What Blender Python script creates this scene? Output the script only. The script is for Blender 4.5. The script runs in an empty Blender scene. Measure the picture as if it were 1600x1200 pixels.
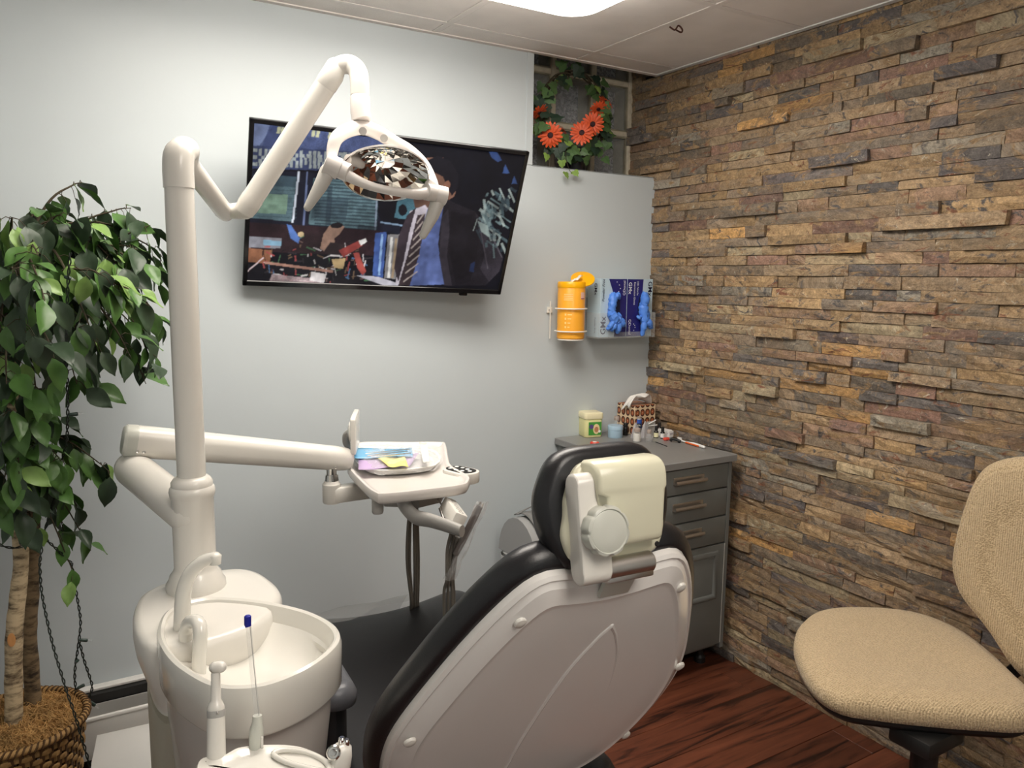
import bpy, bmesh, math, random
import numpy as np
from mathutils import Vector, Matrix, Euler
rnd = random.Random(7)
scn = bpy.context.scene
COL = scn.collection
PI = math.pi
R = math.radians

# ------------------------------------------------------------------ camera, world, exposure
F_PX, YAW, PITCH, ROLL = 1219.5, 0.5465, 0.1351, 0.0132
CAM = Vector((-2.2523, -2.5813, 1.4857))
_cy, _sy, _cp, _sp = math.cos(YAW), math.sin(YAW), math.cos(PITCH), math.sin(PITCH)
_fw = Vector((_sy*_cp, _cy*_cp, -_sp)); _rt = Vector((_cy, -_sy, 0)); _up = _rt.cross(_fw)
_cr, _sr = math.cos(ROLL), math.sin(ROLL)
CR = _cr*_rt + _sr*_up; CU = -_sr*_rt + _cr*_up; CF = _fw
camd = bpy.data.cameras.new('camera'); cam = bpy.data.objects.new('camera', camd); COL.objects.link(cam)
camd.sensor_fit = 'HORIZONTAL'; camd.sensor_width = 36.0; camd.lens = F_PX/1600*36.0
camd.clip_start = 0.02; camd.clip_end = 50
cam.matrix_world = Matrix(((CR.x, CU.x, -CF.x, CAM.x), (CR.y, CU.y, -CF.y, CAM.y), (CR.z, CU.z, -CF.z, CAM.z), (0, 0, 0, 1)))
scn.camera = cam
scn.view_settings.view_transform = 'Standard'; scn.view_settings.look = 'None'
scn.view_settings.exposure = 0.0; scn.view_settings.gamma = 1.0
scn.view_settings.use_curve_mapping = False
world = bpy.data.worlds.new('world'); scn.world = world; world.use_nodes = True
world.node_tree.nodes['Background'].inputs[0].default_value = (0.9, 0.95, 1.0, 1)
world.node_tree.nodes['Background'].inputs[1].default_value = 0.02
LAMP_POWER = 14.0            # emission of the ceiling fixtures' diffusers
LAMP_TINT = (1.0, 0.925, 0.835)

def U(px, py, X=None, Y=None, Z=None, D=None):
    """room point seen at a pixel of the 1600x1200 frame, at a known plane or distance"""
    d = CF + (px-800)/F_PX*CR - (py-600)/F_PX*CU
    if D is not None: t = D
    elif X is not None: t = (X-CAM.x)/d.x
    elif Y is not None: t = (Y-CAM.y)/d.y
    else: t = (Z-CAM.z)/d.z
    return CAM + t*d
def project(p):
    d = Vector(p)-CAM; w = d.dot(CF)
    if w < 0.05: return None
    return (800+F_PX*d.dot(CR)/w, 600-F_PX*d.dot(CU)/w, w)

# ------------------------------------------------------------------ materials
MATS = {}
def nt(name):
    m = bpy.data.materials.new(name); m.use_nodes = True
    t = m.node_tree; b = t.nodes['Principled BSDF']
    MATS[name] = m
    return m, t, b
def srgb(r, g, b):
    f = lambda c: (c/255)/12.92 if c/255 <= 0.04045 else ((c/255+0.055)/1.055)**2.4
    return (f(r), f(g), f(b))
def setin(b, **k):
    for n, v in k.items(): b.inputs[n.replace('_', ' ')].default_value = v
def mat(name, col, rough=0.5, metal=0.0, var=0.0, vscale=6.0, bump=0.0, bscale=120.0, coat=0.0, spec=0.5, alpha=1.0, trans=0.0, ior=1.45, sheen=0.0, bdist=0.002):
    m, t, b = nt(name)
    setin(b, Base_Color=(*col, 1), Roughness=rough, Metallic=metal, IOR=ior, Coat_Weight=coat, Coat_Roughness=0.15, Alpha=alpha, Transmission_Weight=trans, Sheen_Weight=sheen)
    b.inputs['Specular IOR Level'].default_value = spec
    if var > 0 or bump > 0:
        tc = t.nodes.new('ShaderNodeTexCoord')
    if var > 0:
        n = t.nodes.new('ShaderNodeTexNoise'); n.inputs['Scale'].default_value = vscale; n.inputs['Detail'].default_value = 4
        t.links.new(tc.outputs['Object'], n.inputs['Vector'])
        r = t.nodes.new('ShaderNodeValToRGB')
        r.color_ramp.elements[0].position = 0.3; r.color_ramp.elements[1].position = 0.7
        r.color_ramp.elements[0].color = (*[max(0, c*(1-var)) for c in col], 1); r.color_ramp.elements[1].color = (*[min(1, c*(1+var)) for c in col], 1)
        t.links.new(n.outputs['Fac'], r.inputs['Fac']); t.links.new(r.outputs['Color'], b.inputs['Base Color'])
    if bump > 0:
        n2 = t.nodes.new('ShaderNodeTexNoise'); n2.inputs['Scale'].default_value = bscale; n2.inputs['Detail'].default_value = 3
        t.links.new(tc.outputs['Object'], n2.inputs['Vector'])
        bp = t.nodes.new('ShaderNodeBump'); bp.inputs['Strength'].default_value = bump; bp.inputs['Distance'].default_value = bdist
        t.links.new(n2.outputs['Fac'], bp.inputs['Height']); t.links.new(bp.outputs['Normal'], b.inputs['Normal'])
    return m
def attr_mat(name, rough=0.8, emit=0.0, noise=0.0, nscale=30, bump=0.0, bscale=80, bdist=0.004, spec=0.5):
    m, t, b = nt(name)
    a = t.nodes.new('ShaderNodeAttribute'); a.attribute_name = 'col'
    out = a.outputs['Color']
    b.inputs['Roughness'].default_value = rough; b.inputs['Specular IOR Level'].default_value = spec
    if noise > 0 or bump > 0:
        g = t.nodes.new('ShaderNodeNewGeometry')
    if noise > 0:
        n = t.nodes.new('ShaderNodeTexNoise'); n.inputs['Scale'].default_value = nscale; n.inputs['Detail'].default_value = 6; n.inputs['Roughness'].default_value = 0.65
        t.links.new(g.outputs['Position'], n.inputs['Vector'])
        mr = t.nodes.new('ShaderNodeMapRange'); mr.inputs['From Min'].default_value = 0.25; mr.inputs['From Max'].default_value = 0.75
        mr.inputs['To Min'].default_value = 1-noise; mr.inputs['To Max'].default_value = 1+noise
        t.links.new(n.outputs['Fac'], mr.inputs['Value'])
        mx = t.nodes.new('ShaderNodeVectorMath'); mx.operation = 'SCALE'
        t.links.new(out, mx.inputs[0]); t.links.new(mr.outputs['Result'], mx.inputs['Scale']); out = mx.outputs['Vector']
    if emit > 0:
        b.inputs['Base Color'].default_value = (0.01, 0.01, 0.012, 1)
        t.links.new(out, b.inputs['Emission Color']); b.inputs['Emission Strength'].default_value = emit
    else:
        t.links.new(out, b.inputs['Base Color'])
    if bump > 0:
        n2 = t.nodes.new('ShaderNodeTexNoise'); n2.inputs['Scale'].default_value = bscale; n2.inputs['Detail'].default_value = 7; n2.inputs['Roughness'].default_value = 0.6
        t.links.new(g.outputs['Position'], n2.inputs['Vector'])
        bp = t.nodes.new('ShaderNodeBump'); bp.inputs['Strength'].default_value = bump; bp.inputs['Distance'].default_value = bdist
        t.links.new(n2.outputs['Fac'], bp.inputs['Height']); t.links.new(bp.outputs['Normal'], b.inputs['Normal'])
    return m

# ------------------------------------------------------------------ mesh building
class MB:
    def __init__(s): s.v = []; s.f = []; s.c = None
    def add(s, vs, fs):
        o = len(s.v); s.v += [tuple(v) for v in vs]; s.f += [tuple(i+o for i in f) for f in fs]; return s
    def bm(s, bm, M=None):
        bm.verts.index_update()
        s.add([(M @ v.co) if M else v.co for v in bm.verts], [[v.index for v in f.verts] for f in bm.faces]); bm.free(); return s
    def box(s, c, d, bev=0.0, seg=2, M=None):
        """box by centre and full dimensions, bevelled; M turns the local box into the room"""
        b = bmesh.new(); bmesh.ops.create_cube(b, size=1.0)
        for v in b.verts: v.co = Vector((v.co.x*d[0], v.co.y*d[1], v.co.z*d[2]))
        if bev > 0: bmesh.ops.bevel(b, geom=list(b.edges), offset=min(bev, min(d)*0.49), segments=seg, profile=0.5, affect='EDGES')
        T = Matrix.Translation(Vector(c))
        return s.bm(b, (M @ T) if M else T)
    def span(s, a, b, bev=0.0, seg=2, M=None):
        return s.box([(a[i]+b[i])/2 for i in range(3)], [abs(b[i]-a[i]) for i in range(3)], bev, seg, M)
    def rings(s, rings, closed=True, cap0=True, cap1=True):
        n = len(rings[0]); vs = [p for r in rings for p in r]; fs = []
        for i in range(len(rings)-1):
            for j in range(n if closed else n-1):
                k = (j+1) % n; fs.append((i*n+j, i*n+k, (i+1)*n+k, (i+1)*n+j))
        if cap0: fs.append(tuple(reversed(range(n))))
        if cap1: fs.append(tuple((len(rings)-1)*n+j for j in range(n)))
        return s.add(vs, fs)
    def tube(s, path, rad, n=12, cap=True, flat=1.0, roundcap=False):
        P = [Vector(p) for p in path]; m = len(P)
        rr = list(rad) if hasattr(rad, '__len__') else [rad]*m
        if roundcap:
            d0 = (P[0]-P[1]).normalized(); d1 = (P[-1]-P[-2]).normalized(); r0, r1 = rr[0], rr[-1]
            pre = [(P[0]+d0*r0*math.sin(a), r0*math.cos(a)) for a in (R(80), R(55), R(28))]
            post = [(P[-1]+d1*r1*math.sin(a), r1*math.cos(a)) for a in (R(28), R(55), R(80))]
            P = [q for q, _ in pre]+P+[q for q, _ in post]; rr = [q for _, q in pre]+rr+[q for _, q in post]; m = len(P)
        T = []
        for i in range(m):
            a = P[max(0, i-1)]; b = P[min(m-1, i+1)]; d = b-a
            T.append(d.normalized() if d.length > 1e-9 else (T[-1] if T else Vector((0, 0, 1))))
        ref = Vector((0, 0, 1)) if abs(T[0].z) < 0.9 else Vector((1, 0, 0))
        u = T[0].cross(ref).normalized(); rs = []
        for i in range(m):
            u = (u - T[i]*u.dot(T[i])); u = u.normalized() if u.length > 1e-6 else T[i].orthogonal().normalized()
            w = T[i].cross(u)
            rs.append([P[i]+rr[i]*(math.cos(2*PI*j/n)*u+flat*math.sin(2*PI*j/n)*w) for j in range(n)])
        return s.rings(rs, True, cap, cap)
    def lathe(s, prof, c=(0, 0, 0), n=24, M=None, cap0=True, cap1=True):
        T = Matrix.Translation(Vector(c)); T = (M @ T) if M else T
        rs = [[T @ Vector((r*math.cos(2*PI*j/n), r*math.sin(2*PI*j/n), z)) for j in range(n)] for r, z in prof]
        return s.rings(rs, True, cap0, cap1)
    def prism(s, out, z0, z1, M=None, bev=0.0, seg=2):
        b = bmesh.new(); vs = [b.verts.new((p[0], p[1], z0)) for p in out]; f = b.faces.new(vs)
        r = bmesh.ops.extrude_face_region(b, geom=[f])
        for e in r['geom']:
            if isinstance(e, bmesh.types.BMVert): e.co.z = z1
        bmesh.ops.recalc_face_normals(b, faces=b.faces)
        if bev > 0:
            es = [e for e in b.edges if abs(e.verts[0].co.z-e.verts[1].co.z) < 1e-6]
            bmesh.ops.bevel(b, geom=es, offset=bev, segments=seg, profile=0.5, affect='EDGES')
        return s.bm(b, M)
    def sphere(s, c, r, n=16, m=10, M=None, sc=(1, 1, 1)):
        T = Matrix.Translation(Vector(c)); T = (M @ T) if M else T
        rs = []
        for i in range(1, m):
            a = PI*i/m
            rs.append([T @ Vector((r*sc[0]*math.sin(a)*math.cos(2*PI*j/n), r*sc[1]*math.sin(a)*math.sin(2*PI*j/n), -r*sc[2]*math.cos(a))) for j in range(n)])
        return s.rings(rs)
    def grid(s, fn, nu, nv):
        vs = [fn(i/nu, j/nv) for j in range(nv+1) for i in range(nu+1)]
        fs = [(j*(nu+1)+i, j*(nu+1)+i+1, (j+1)*(nu+1)+i+1, (j+1)*(nu+1)+i) for j in range(nv) for i in range(nu)]
        return s.add(vs, fs)

ORG = {}
def obj(name, mb, m, parent=None, smooth=35, fix=True, thick=0.0, sub=0, origin=None):
    """one mesh object; vertices are given in room coordinates"""
    V = [Vector(v) for v in mb.v]
    if origin is not None: o = Vector(origin)
    elif parent is not None: o = ORG[parent.name]
    else:
        xs = [v.x for v in V]; ys = [v.y for v in V]; zs = [v.z for v in V]
        o = Vector(((min(xs)+max(xs))/2, (min(ys)+max(ys))/2, min(zs)))
    me = bpy.data.meshes.new(name); me.from_pydata([v-o for v in V], [], mb.f); me.update()
    if fix:
        b = bmesh.new(); b.from_mesh(me); bmesh.ops.recalc_face_normals(b, faces=b.faces); b.to_mesh(me); b.free()
    if mb.c is not None:
        at = me.color_attributes.new('col', 'FLOAT_COLOR', 'POINT')
        arr = np.ones((len(V), 4), np.float32); arr[:, :3] = np.array(mb.c, np.float32).reshape(-1, 3); at.data.foreach_set('color', arr.ravel())
    if smooth:
        me.polygons.foreach_set('use_smooth', [True]*len(me.polygons)); me.set_sharp_from_angle(angle=R(smooth))
    if m is not None: me.materials.append(m if not isinstance(m, str) else MATS[m])
    ob = bpy.data.objects.new(name, me); COL.objects.link(ob)
    if parent is not None:
        ob.parent = parent; ob.location = o-ORG[parent.name]
    else: ob.location = o
    ORG[ob.name] = o
    if thick:
        md = ob.modifiers.new('solid', 'SOLIDIFY'); md.thickness = thick; md.offset = 0
    if sub:
        md = ob.modifiers.new('sub', 'SUBSURF'); md.levels = sub; md.render_levels = sub
    return ob
def thing(name, label, cat, loc=(0, 0, 0), group=None):
    o = bpy.data.objects.new(name, None); COL.objects.link(o); o.location = Vector(loc); o.empty_display_size = 0.05
    o['label'] = label; o['category'] = cat
    if group: o['group'] = group
    ORG[o.name] = Vector(loc)
    return o
def tag(o, label, cat, group=None):
    o['label'] = label; o['category'] = cat
    if group: o['group'] = group
    return o
def struct(o): o['kind'] = 'structure'; return o
def frame(org, x, y, z):
    return Matrix(((x[0], y[0], z[0], org[0]), (x[1], y[1], z[1], org[1]), (x[2], y[2], z[2], org[2]), (0, 0, 0, 1)))
def axis_frame(a, b, hint=(0, 0, 1)):
    """frame at a with local z pointing to b"""
    z = (Vector(b)-Vector(a)).normalized(); h = Vector(hint)
    if abs(z.dot(h)) > 0.95: h = Vector((1, 0, 0))
    x = h.cross(z).normalized(); y = z.cross(x)
    return frame(a, x, y, z)
def spline(pts, n=8, closed=False):
    P = [Vector(p) for p in pts]; m = len(P); out = []
    for i in range(m if closed else m-1):
        p0 = P[(i-1) % m] if closed or i > 0 else P[0]*2-P[1]
        p1 = P[i]; p2 = P[(i+1) % m]
        p3 = P[(i+2) % m] if closed or i+2 < m else P[-1]*2-P[-2]
        for k in range(n):
            t = k/n
            out.append(0.5*((2*p1)+(p2-p0)*t+(2*p0-5*p1+4*p2-p3)*t*t+(3*p1-p0-3*p2+p3)*t**3))
    if not closed: out.append(P[-1])
    return out
def resample(pts, n, closed=False):
    P = [Vector(p) for p in pts]
    if closed: P = P+[P[0]]
    L = [0]
    for i in range(1, len(P)): L.append(L[-1]+(P[i]-P[i-1]).length)
    out = []; tot = L[-1]; j = 0
    for k in range(n):
        s = tot*k/(n if closed else n-1)
        while j < len(L)-2 and L[j+1] < s: j += 1
        d = L[j+1]-L[j]; t = 0 if d < 1e-12 else (s-L[j])/d
        out.append(P[j].lerp(P[j+1], min(1, max(0, t))))
    return out
def offset2(out, d):
    """offset a closed 2-D outline outwards by d; deep insets shrink towards the centre instead"""
    if d < -0.022:
        b = offset2(out, -0.022); cx = sum(p[0] for p in b)/len(b); cy = sum(p[1] for p in b)/len(b)
        mr = sum(math.hypot(p[0]-cx, p[1]-cy) for p in b)/len(b); k = max(0.05, 1-(-d-0.022)/mr)
        return [(cx+(p[0]-cx)*k, cy+(p[1]-cy)*k) for p in b]
    n = len(out); A = sum(out[i][0]*out[(i+1) % n][1]-out[(i+1) % n][0]*out[i][1] for i in range(n)); sg = 1 if A > 0 else -1
    r = []
    for i in range(n):
        a = Vector(out[i-1][:2]); b = Vector(out[(i+1) % n][:2]); t = (b-a).normalized()
        r.append((out[i][0]+sg*t.y*d, out[i][1]-sg*t.x*d))
    return r
def rrect(w, h, r, n=6, cx=0, cy=0):
    r = min(r, w/2-1e-5, h/2-1e-5); out = []
    for (sx, sy, a0) in ((1, 1, 0), (-1, 1, 90), (-1, -1, 180), (1, -1, 270)):
        for k in range(n+1):
            a = R(a0+90*k/n); out.append((cx+sx*(w/2-r)+r*math.cos(a), cy+sy*(h/2-r)+r*math.sin(a)))
    return out
def text_part(name, s, size, M, m, parent, depth=0.0002, align='CENTER', shear=0.0, squash=1.0, bold=0.0):
    cu = bpy.data.curves.new('t', 'FONT'); cu.body = s; cu.size = size; cu.align_x = align; cu.align_y = 'CENTER'; cu.shear = shear; cu.resolution_u = 2; cu.offset = bold*size
    to = bpy.data.objects.new('t', cu); COL.objects.link(to)
    dg = bpy.context.evaluated_depsgraph_get(); dg.update()
    me = to.evaluated_get(dg).to_mesh()
    mb = MB(); mb.add([M @ Vector((v.co.x*squash, v.co.y, depth)) for v in me.vertices], [tuple(p.vertices) for p in me.polygons])
    to.evaluated_get(dg).to_mesh_clear()
    bpy.data.objects.remove(to); bpy.data.curves.remove(cu)
    return obj(name, mb, m, parent, smooth=0, fix=False)

# ------------------------------------------------------------------ shared materials
mat('wall_paint', (0.57, 0.625, 0.65), 0.42, var=0.025, vscale=2.5, bump=0.05, bscale=60, spec=0.4)
mat('white_paint', (0.72, 0.71, 0.68), 0.4, var=0.03, bump=0.05, bscale=40)
mat('ceiling_tile', (0.87, 0.82, 0.785), 0.9, var=0.04, vscale=8, bump=0.25, bscale=260)
mat('ceiling_bar', (0.83, 0.78, 0.745), 0.6)
mat('plastic_white', (0.78, 0.755, 0.70), 0.22, var=0.02, vscale=3, coat=0.2)
mat('plastic_cream', (0.72, 0.70, 0.54), 0.25, coat=0.2)
mat('plastic_pinkish', (0.73, 0.69, 0.655), 0.25, coat=0.2)
mat('plastic_grey', (0.42, 0.41, 0.39), 0.35)
mat('plastic_pale', (0.60, 0.61, 0.55), 0.3)
mat('porcelain', (0.80, 0.78, 0.72), 0.12, coat=0.5)
mat('leather_black', (0.012, 0.012, 0.014), 0.33, bump=0.12, bscale=350, spec=0.6)
mat('leather_slate', (0.02, 0.0205, 0.023), 0.4, bump=0.1, bscale=350)
mat('black_plastic', (0.012, 0.012, 0.012), 0.45)
mat('black_gloss', (0.008, 0.008, 0.009), 0.12)
mat('rubber_hose', (0.19, 0.175, 0.15), 0.5)
mat('chrome', (0.75, 0.74, 0.72), 0.12, metal=1.0)
mat('steel_brushed', (0.62, 0.6, 0.57), 0.32, metal=1.0)
mat('mirror', (0.82, 0.8, 0.77), 0.03, metal=1.0)
mat('cabinet_grey', (0.17, 0.18, 0.172), 0.38, var=0.05, vscale=9, spec=0.45)
mat('cabinet_top_grey', (0.24, 0.24, 0.235), 0.35, var=0.04)
mat('bare_edge', (0.55, 0.54, 0.5), 0.4)
mat('clear_film', (0.9, 0.9, 0.9), 0.12, alpha=0.15, spec=0.8)
mat('clear_plastic', (0.86, 0.88, 0.88), 0.08, alpha=0.13, spec=0.8)
mat('wrap_film', (0.9, 0.9, 0.9), 0.15, alpha=0.26, spec=0.9, bump=1.0, bscale=45, bdist=0.012)
mat('white_plain', (0.8, 0.8, 0.78), 0.5)
mat('paper_white', (0.82, 0.80, 0.76), 0.8)

def emission(name, col, strength):
    m, t, b = nt(name); b.inputs['Base Color'].default_value = (*col, 1); b.inputs['Emission Color'].default_value = (*col, 1); b.inputs['Emission Strength'].default_value = strength; b.inputs['Roughness'].default_value = 0.4
    return m
emission('lamp_diffuser', LAMP_TINT, LAMP_POWER)
emission('lamp_diffuser_dim', LAMP_TINT, LAMP_POWER*0.72)

# ------------------------------------------------------------------ room shell
H = 2.3202; XL, YF = -3.1, -3.7           # ceiling height, left wall, wall behind the camera
NX, NZ, ND = -0.607, 1.913, 0.19          # recess in the back wall: left edge, sill height, depth
# floor planks run along the back wall
fl = struct(obj('floor', MB().span((XL, YF, -0.05), (0.05, 0.05, -0.006)), mat('floor_base', (0.03, 0.012, 0.008), 0.7)))
def wood_floor():
    m, t, b = nt('floor_wood')
    oi = t.nodes.new('ShaderNodeObjectInfo'); g = t.nodes.new('ShaderNodeNewGeometry')
    off = t.nodes.new('ShaderNodeVectorMath'); off.operation = 'MULTIPLY_ADD'
    cmb = t.nodes.new('ShaderNodeCombineXYZ')
    for i in range(3): t.links.new(oi.outputs['Random'], cmb.inputs[i])
    t.links.new(cmb.outputs[0], off.inputs[0]); off.inputs[1].default_value = (13, 29, 7); t.links.new(g.outputs['Position'], off.inputs[2])
    mp = t.nodes.new('ShaderNodeMapping'); mp.inputs['Scale'].default_value = (1.3, 15, 1); t.links.new(off.outputs[0], mp.inputs['Vector'])
    n = t.nodes.new('ShaderNodeTexNoise'); n.inputs['Scale'].default_value = 1.6; n.inputs['Detail'].default_value = 7; n.inputs['Distortion'].default_value = 1.2; n.inputs['Roughness'].default_value = 0.6
    t.links.new(mp.outputs[0], n.inputs['Vector'])
    r = t.nodes.new('ShaderNodeValToRGB'); cr = r.color_ramp
    cr.elements[0].position = 0.36; cr.elements[0].color = (0.030, 0.011, 0.007, 1)
    cr.elements[1].position = 0.72; cr.elements[1].color = (0.19, 0.060, 0.030, 1)
    e = cr.elements.new(0.47); e.color = (0.115, 0.035, 0.018, 1)
    t.links.new(n.outputs['Fac'], r.inputs['Fac'])
    mul = t.nodes.new('ShaderNodeVectorMath'); mul.operation = 'SCALE'
    mr = t.nodes.new('ShaderNodeMapRange'); mr.inputs['To Min'].default_value = 0.8; mr.inputs['To Max'].default_value = 1.25
    t.links.new(oi.outputs['Random'], mr.inputs['Value']); t.links.new(mr.outputs[0], mul.inputs['Scale']); t.links.new(r.outputs['Color'], mul.inputs[0])
    t.links.new(mul.outputs[0], b.inputs['Base Color']); b.inputs['Roughness'].default_value = 0.34
    bp = t.nodes.new('ShaderNodeBump'); bp.inputs['Strength'].default_value = 0.15; bp.inputs['Distance'].default_value = 0.002
    t.links.new(n.outputs['Fac'], bp.inputs['Height']); t.links.new(bp.outputs[0], b.inputs['Normal'])
    return m
wood_floor()
PW, PL = 0.152, 1.22; row = 0; y = 0.0
while y > YF:
    x = XL - rnd.random()*PL
    y1 = max(YF, y-PW)
    while x < 0.03:
        a, c = max(XL, x), min(0.03, x+PL)
        if c-a > 0.02: obj('plank', MB().span((a+0.0008, y1+0.0008, -0.006), (c-0.0008, y-0.0008, 0.0), 0.0012, 1), 'floor_wood', fl, smooth=0)
        x += PL
    y = y1; row += 1
# back wall with the recess cut out at its upper right corner
wb = MB()
wb.span((XL-0.1, 0, 0), (NX, 0.2, 2.75)); wb.span((NX, 0, 0), (0.05, 0.2, NZ))
wall_back = struct(obj('wall_back', wb, 'wall_paint', smooth=0))
struct(obj('wall_left', MB().span((XL-0.1, YF, 0), (XL, 0, 2.75)), 'wall_paint', smooth=0))
struct(obj('wall_front', MB().span((XL-0.1, YF-0.1, 0), (0.15, YF, 2.75)), 'wall_paint', smooth=0))
# a corner strip on the edge of the recess
struct(obj('trim_1', MB().span((NX-0.028, -0.003, NZ-0.0), (NX+0.001, 0.0, H)), 'wall_paint', smooth=0))

# ceiling: slab above, tiles lying in a T-bar grid
ce = struct(obj('ceiling', MB().span((XL, YF, H+0.05), (0.06, 0.0, H+0.12)), 'white_paint', smooth=0))
gx = [-0.4137-0.61*k for k in range(-1, 6)]; gy = [-0.1241-0.61*k for k in range(0, 7)]
ex = sorted([XL]+[g for g in gx if XL < g < 0]+[0.0]); ey = sorted([YF]+[g for g in gy if YF < g < 0]+[0.0])
LX0, LX1, LY0, LY1 = -1.995, -0.772, -1.14, -0.528   # ceiling fixture footprint
for i in range(len(ex)-1):
    for j in range(len(ey)-1):
        obj('ceiling_tile', MB().span((ex[i]+0.0135, ey[j]+0.0135, H+0.002), (ex[i+1]-0.0135, ey[j+1]-0.0135, H+0.016), 0.0015, 1), 'ceiling_tile', ce, smooth=0)
for x in ex[1:-1]: obj('grid_bar', MB().span((x-0.012, YF, H+0.0005), (x+0.012, 0, H+0.008)), 'ceiling_bar', ce, smooth=0)
for k, yy in enumerate(ey[1:-1]):
    for i in range(len(ex)-1): obj('cross_bar', MB().span((ex[i]+0.012, yy-0.012, H+0.0006), (ex[i+1]-0.012, yy+0.012, H+0.008)), 'ceiling_bar', ce, smooth=0)
obj('wall_angle', MB().span((XL, -0.022, H-0.002), (0, 0.0, H+0.004)).span((XL, -0.002, H-0.002), (0, 0, H+0.02)), 'ceiling_bar', ce, smooth=0)
obj('wall_angle', MB().span((-0.02, YF, H-0.002), (0.002, -0.022, H+0.004)), 'white_plain', ce, smooth=0)

def fixture(x0, x1, y0, y1, label, dm='lamp_diffuser'):
    t = thing('ceiling_light', label, 'ceiling light', ((x0+x1)/2, (y0+y1)/2, H-0.08), 'rounded ceiling light panels')
    cx, cy, w, h = (x0+x1)/2, (y0+y1)/2, x1-x0, y1-y0
    obj('housing', MB().prism(rrect(w, h, 0.10, 8, cx, cy), H-0.018, H-0.002, bev=0.003), 'white_plain', t)
    rs = []
    for d, z in ((0.0, H-0.018), (0.003, H-0.040), (0.014, H-0.056), (0.035, H-0.062), (0.08, H-0.065)):
        rs.append([(p[0], p[1], z) for p in rrect(w-2*d-0.008, h-2*d-0.008, max(0.03, 0.10-d), 8, cx, cy)])
    obj('diffuser', MB().rings(rs), dm, t)
fixture(LX0, LX1, LY0, LY1, 'glowing white ceiling light with rounded corners above the dental chair')
fixture(-1.85, -1.24, -3.45, -2.23, 'dimmer white ceiling light panel over the camera side of the room', 'lamp_diffuser_dim')
# ------------------------------------------------------------------ stone wall on the right
def stone_mat():
    m, t, b = nt('ledger_stone'); g = t.nodes.new('ShaderNodeNewGeometry')
    a = t.nodes.new('ShaderNodeAttribute'); a.attribute_name = 'col'
    of = t.nodes.new('ShaderNodeVectorMath'); of.operation = 'MULTIPLY_ADD'; of.inputs[1].default_value = (.9, 1.4, 2.1); t.links.new(a.outputs['Color'], of.inputs[0]); t.links.new(g.outputs['Position'], of.inputs[2]); pos = of.outputs[0]
    def noise(sc, det, rg=.6, dist=0.0, stretch=(1, 1, 1)):
        mp = t.nodes.new('ShaderNodeMapping'); mp.inputs['Scale'].default_value = stretch; t.links.new(pos, mp.inputs['Vector'])
        n = t.nodes.new('ShaderNodeTexNoise'); n.inputs['Scale'].default_value = sc; n.inputs['Detail'].default_value = det; n.inputs['Roughness'].default_value = rg; n.inputs['Distortion'].default_value = dist
        t.links.new(mp.outputs[0], n.inputs['Vector']); return n.outputs['Fac']
    def ramp(f, p0, p1):
        r = t.nodes.new('ShaderNodeMapRange'); r.inputs['From Min'].default_value = p0; r.inputs['From Max'].default_value = p1; t.links.new(f, r.inputs['Value']); return r.outputs[0]
    def mix(f, c0, c1):
        x = t.nodes.new('ShaderNodeMix'); x.data_type = 'RGBA'; t.links.new(f, x.inputs['Factor'])
        for c, k in ((c0, 'A'), (c1, 'B')):
            inp = [i_ for i_ in x.inputs if i_.name == k and i_.type == 'RGBA'][0]
            if isinstance(c, tuple): inp.default_value = c
            else: t.links.new(c, inp)
        return [o_ for o_ in x.outputs if o_.type == 'RGBA'][0]
    def scale(c, f, lo, hi):
        mr = t.nodes.new('ShaderNodeMapRange'); mr.inputs['From Min'].default_value = .25; mr.inputs['From Max'].default_value = .75; mr.inputs['To Min'].default_value = lo; mr.inputs['To Max'].default_value = hi; t.links.new(f, mr.inputs['Value'])
        v = t.nodes.new('ShaderNodeVectorMath'); v.operation = 'SCALE'; t.links.new(c, v.inputs[0]); t.links.new(mr.outputs[0], v.inputs['Scale']); return v.outputs[0]
    c = mix(ramp(noise(11, 5, .65, 1.2, (1, 1, 2.2)), .53, .62), a.outputs['Color'], (.27, .178, .095, 1))
    c = mix(ramp(noise(15, 5, .65, 1.0, (1, 1.3, 2.0)), .57, .66), c, (.088, .08, .078, 1))
    c = mix(ramp(noise(9, 5, .65, 1.4, (1.7, 1, 2.4)), .60, .67), c, (.19, .085, .048, 1))
    c = mix(ramp(noise(22, 5, .7, 1.0, (1, 1.6, 1.7)), .63, .68), c, (.42, .375, .29, 1))
    c = scale(c, noise(46, 7, .72), .5, 1.65)
    c = scale(c, noise(190, 4, .7), .62, 1.45)
    c = mix(ramp(noise(60, 6, .75), .64, .70), c, (.42, .38, .30, 1))
    t.links.new(c, b.inputs['Base Color']); setin(b, Roughness=.62); b.inputs['Specular IOR Level'].default_value = .4
    bp = t.nodes.new('ShaderNodeBump'); bp.inputs['Strength'].default_value = .6; bp.inputs['Distance'].default_value = .006
    t.links.new(noise(80, 8, .62, .3, (1, .7, 1.6)), bp.inputs['Height']); t.links.new(bp.outputs[0], b.inputs['Normal'])
stone_mat()
wall_right = struct(obj('wall_right', MB().span((0.03, YF, 0), (0.15, 0.3, 2.75)), mat('stone_backing', (0.05, 0.04, 0.032), 0.9), smooth=0))
PAL = [(130, 112, 90, 6), (114, 101, 86, 6), (104, 95, 84, 5), (94, 89, 86, 3.5), (136, 116, 90, 6), (146, 122, 90, 4), (160, 126, 82, 2), (128, 105, 86, 4), (118, 92, 80, 2.2), (148, 135, 110, 2.5), (128, 122, 110, 2), (84, 80, 80, 2.5)]
pw = [p[3] for p in PAL]
stones = []   # (mb, visible size)
z = 0.0; ci = 0
srnd = random.Random(21)
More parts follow.
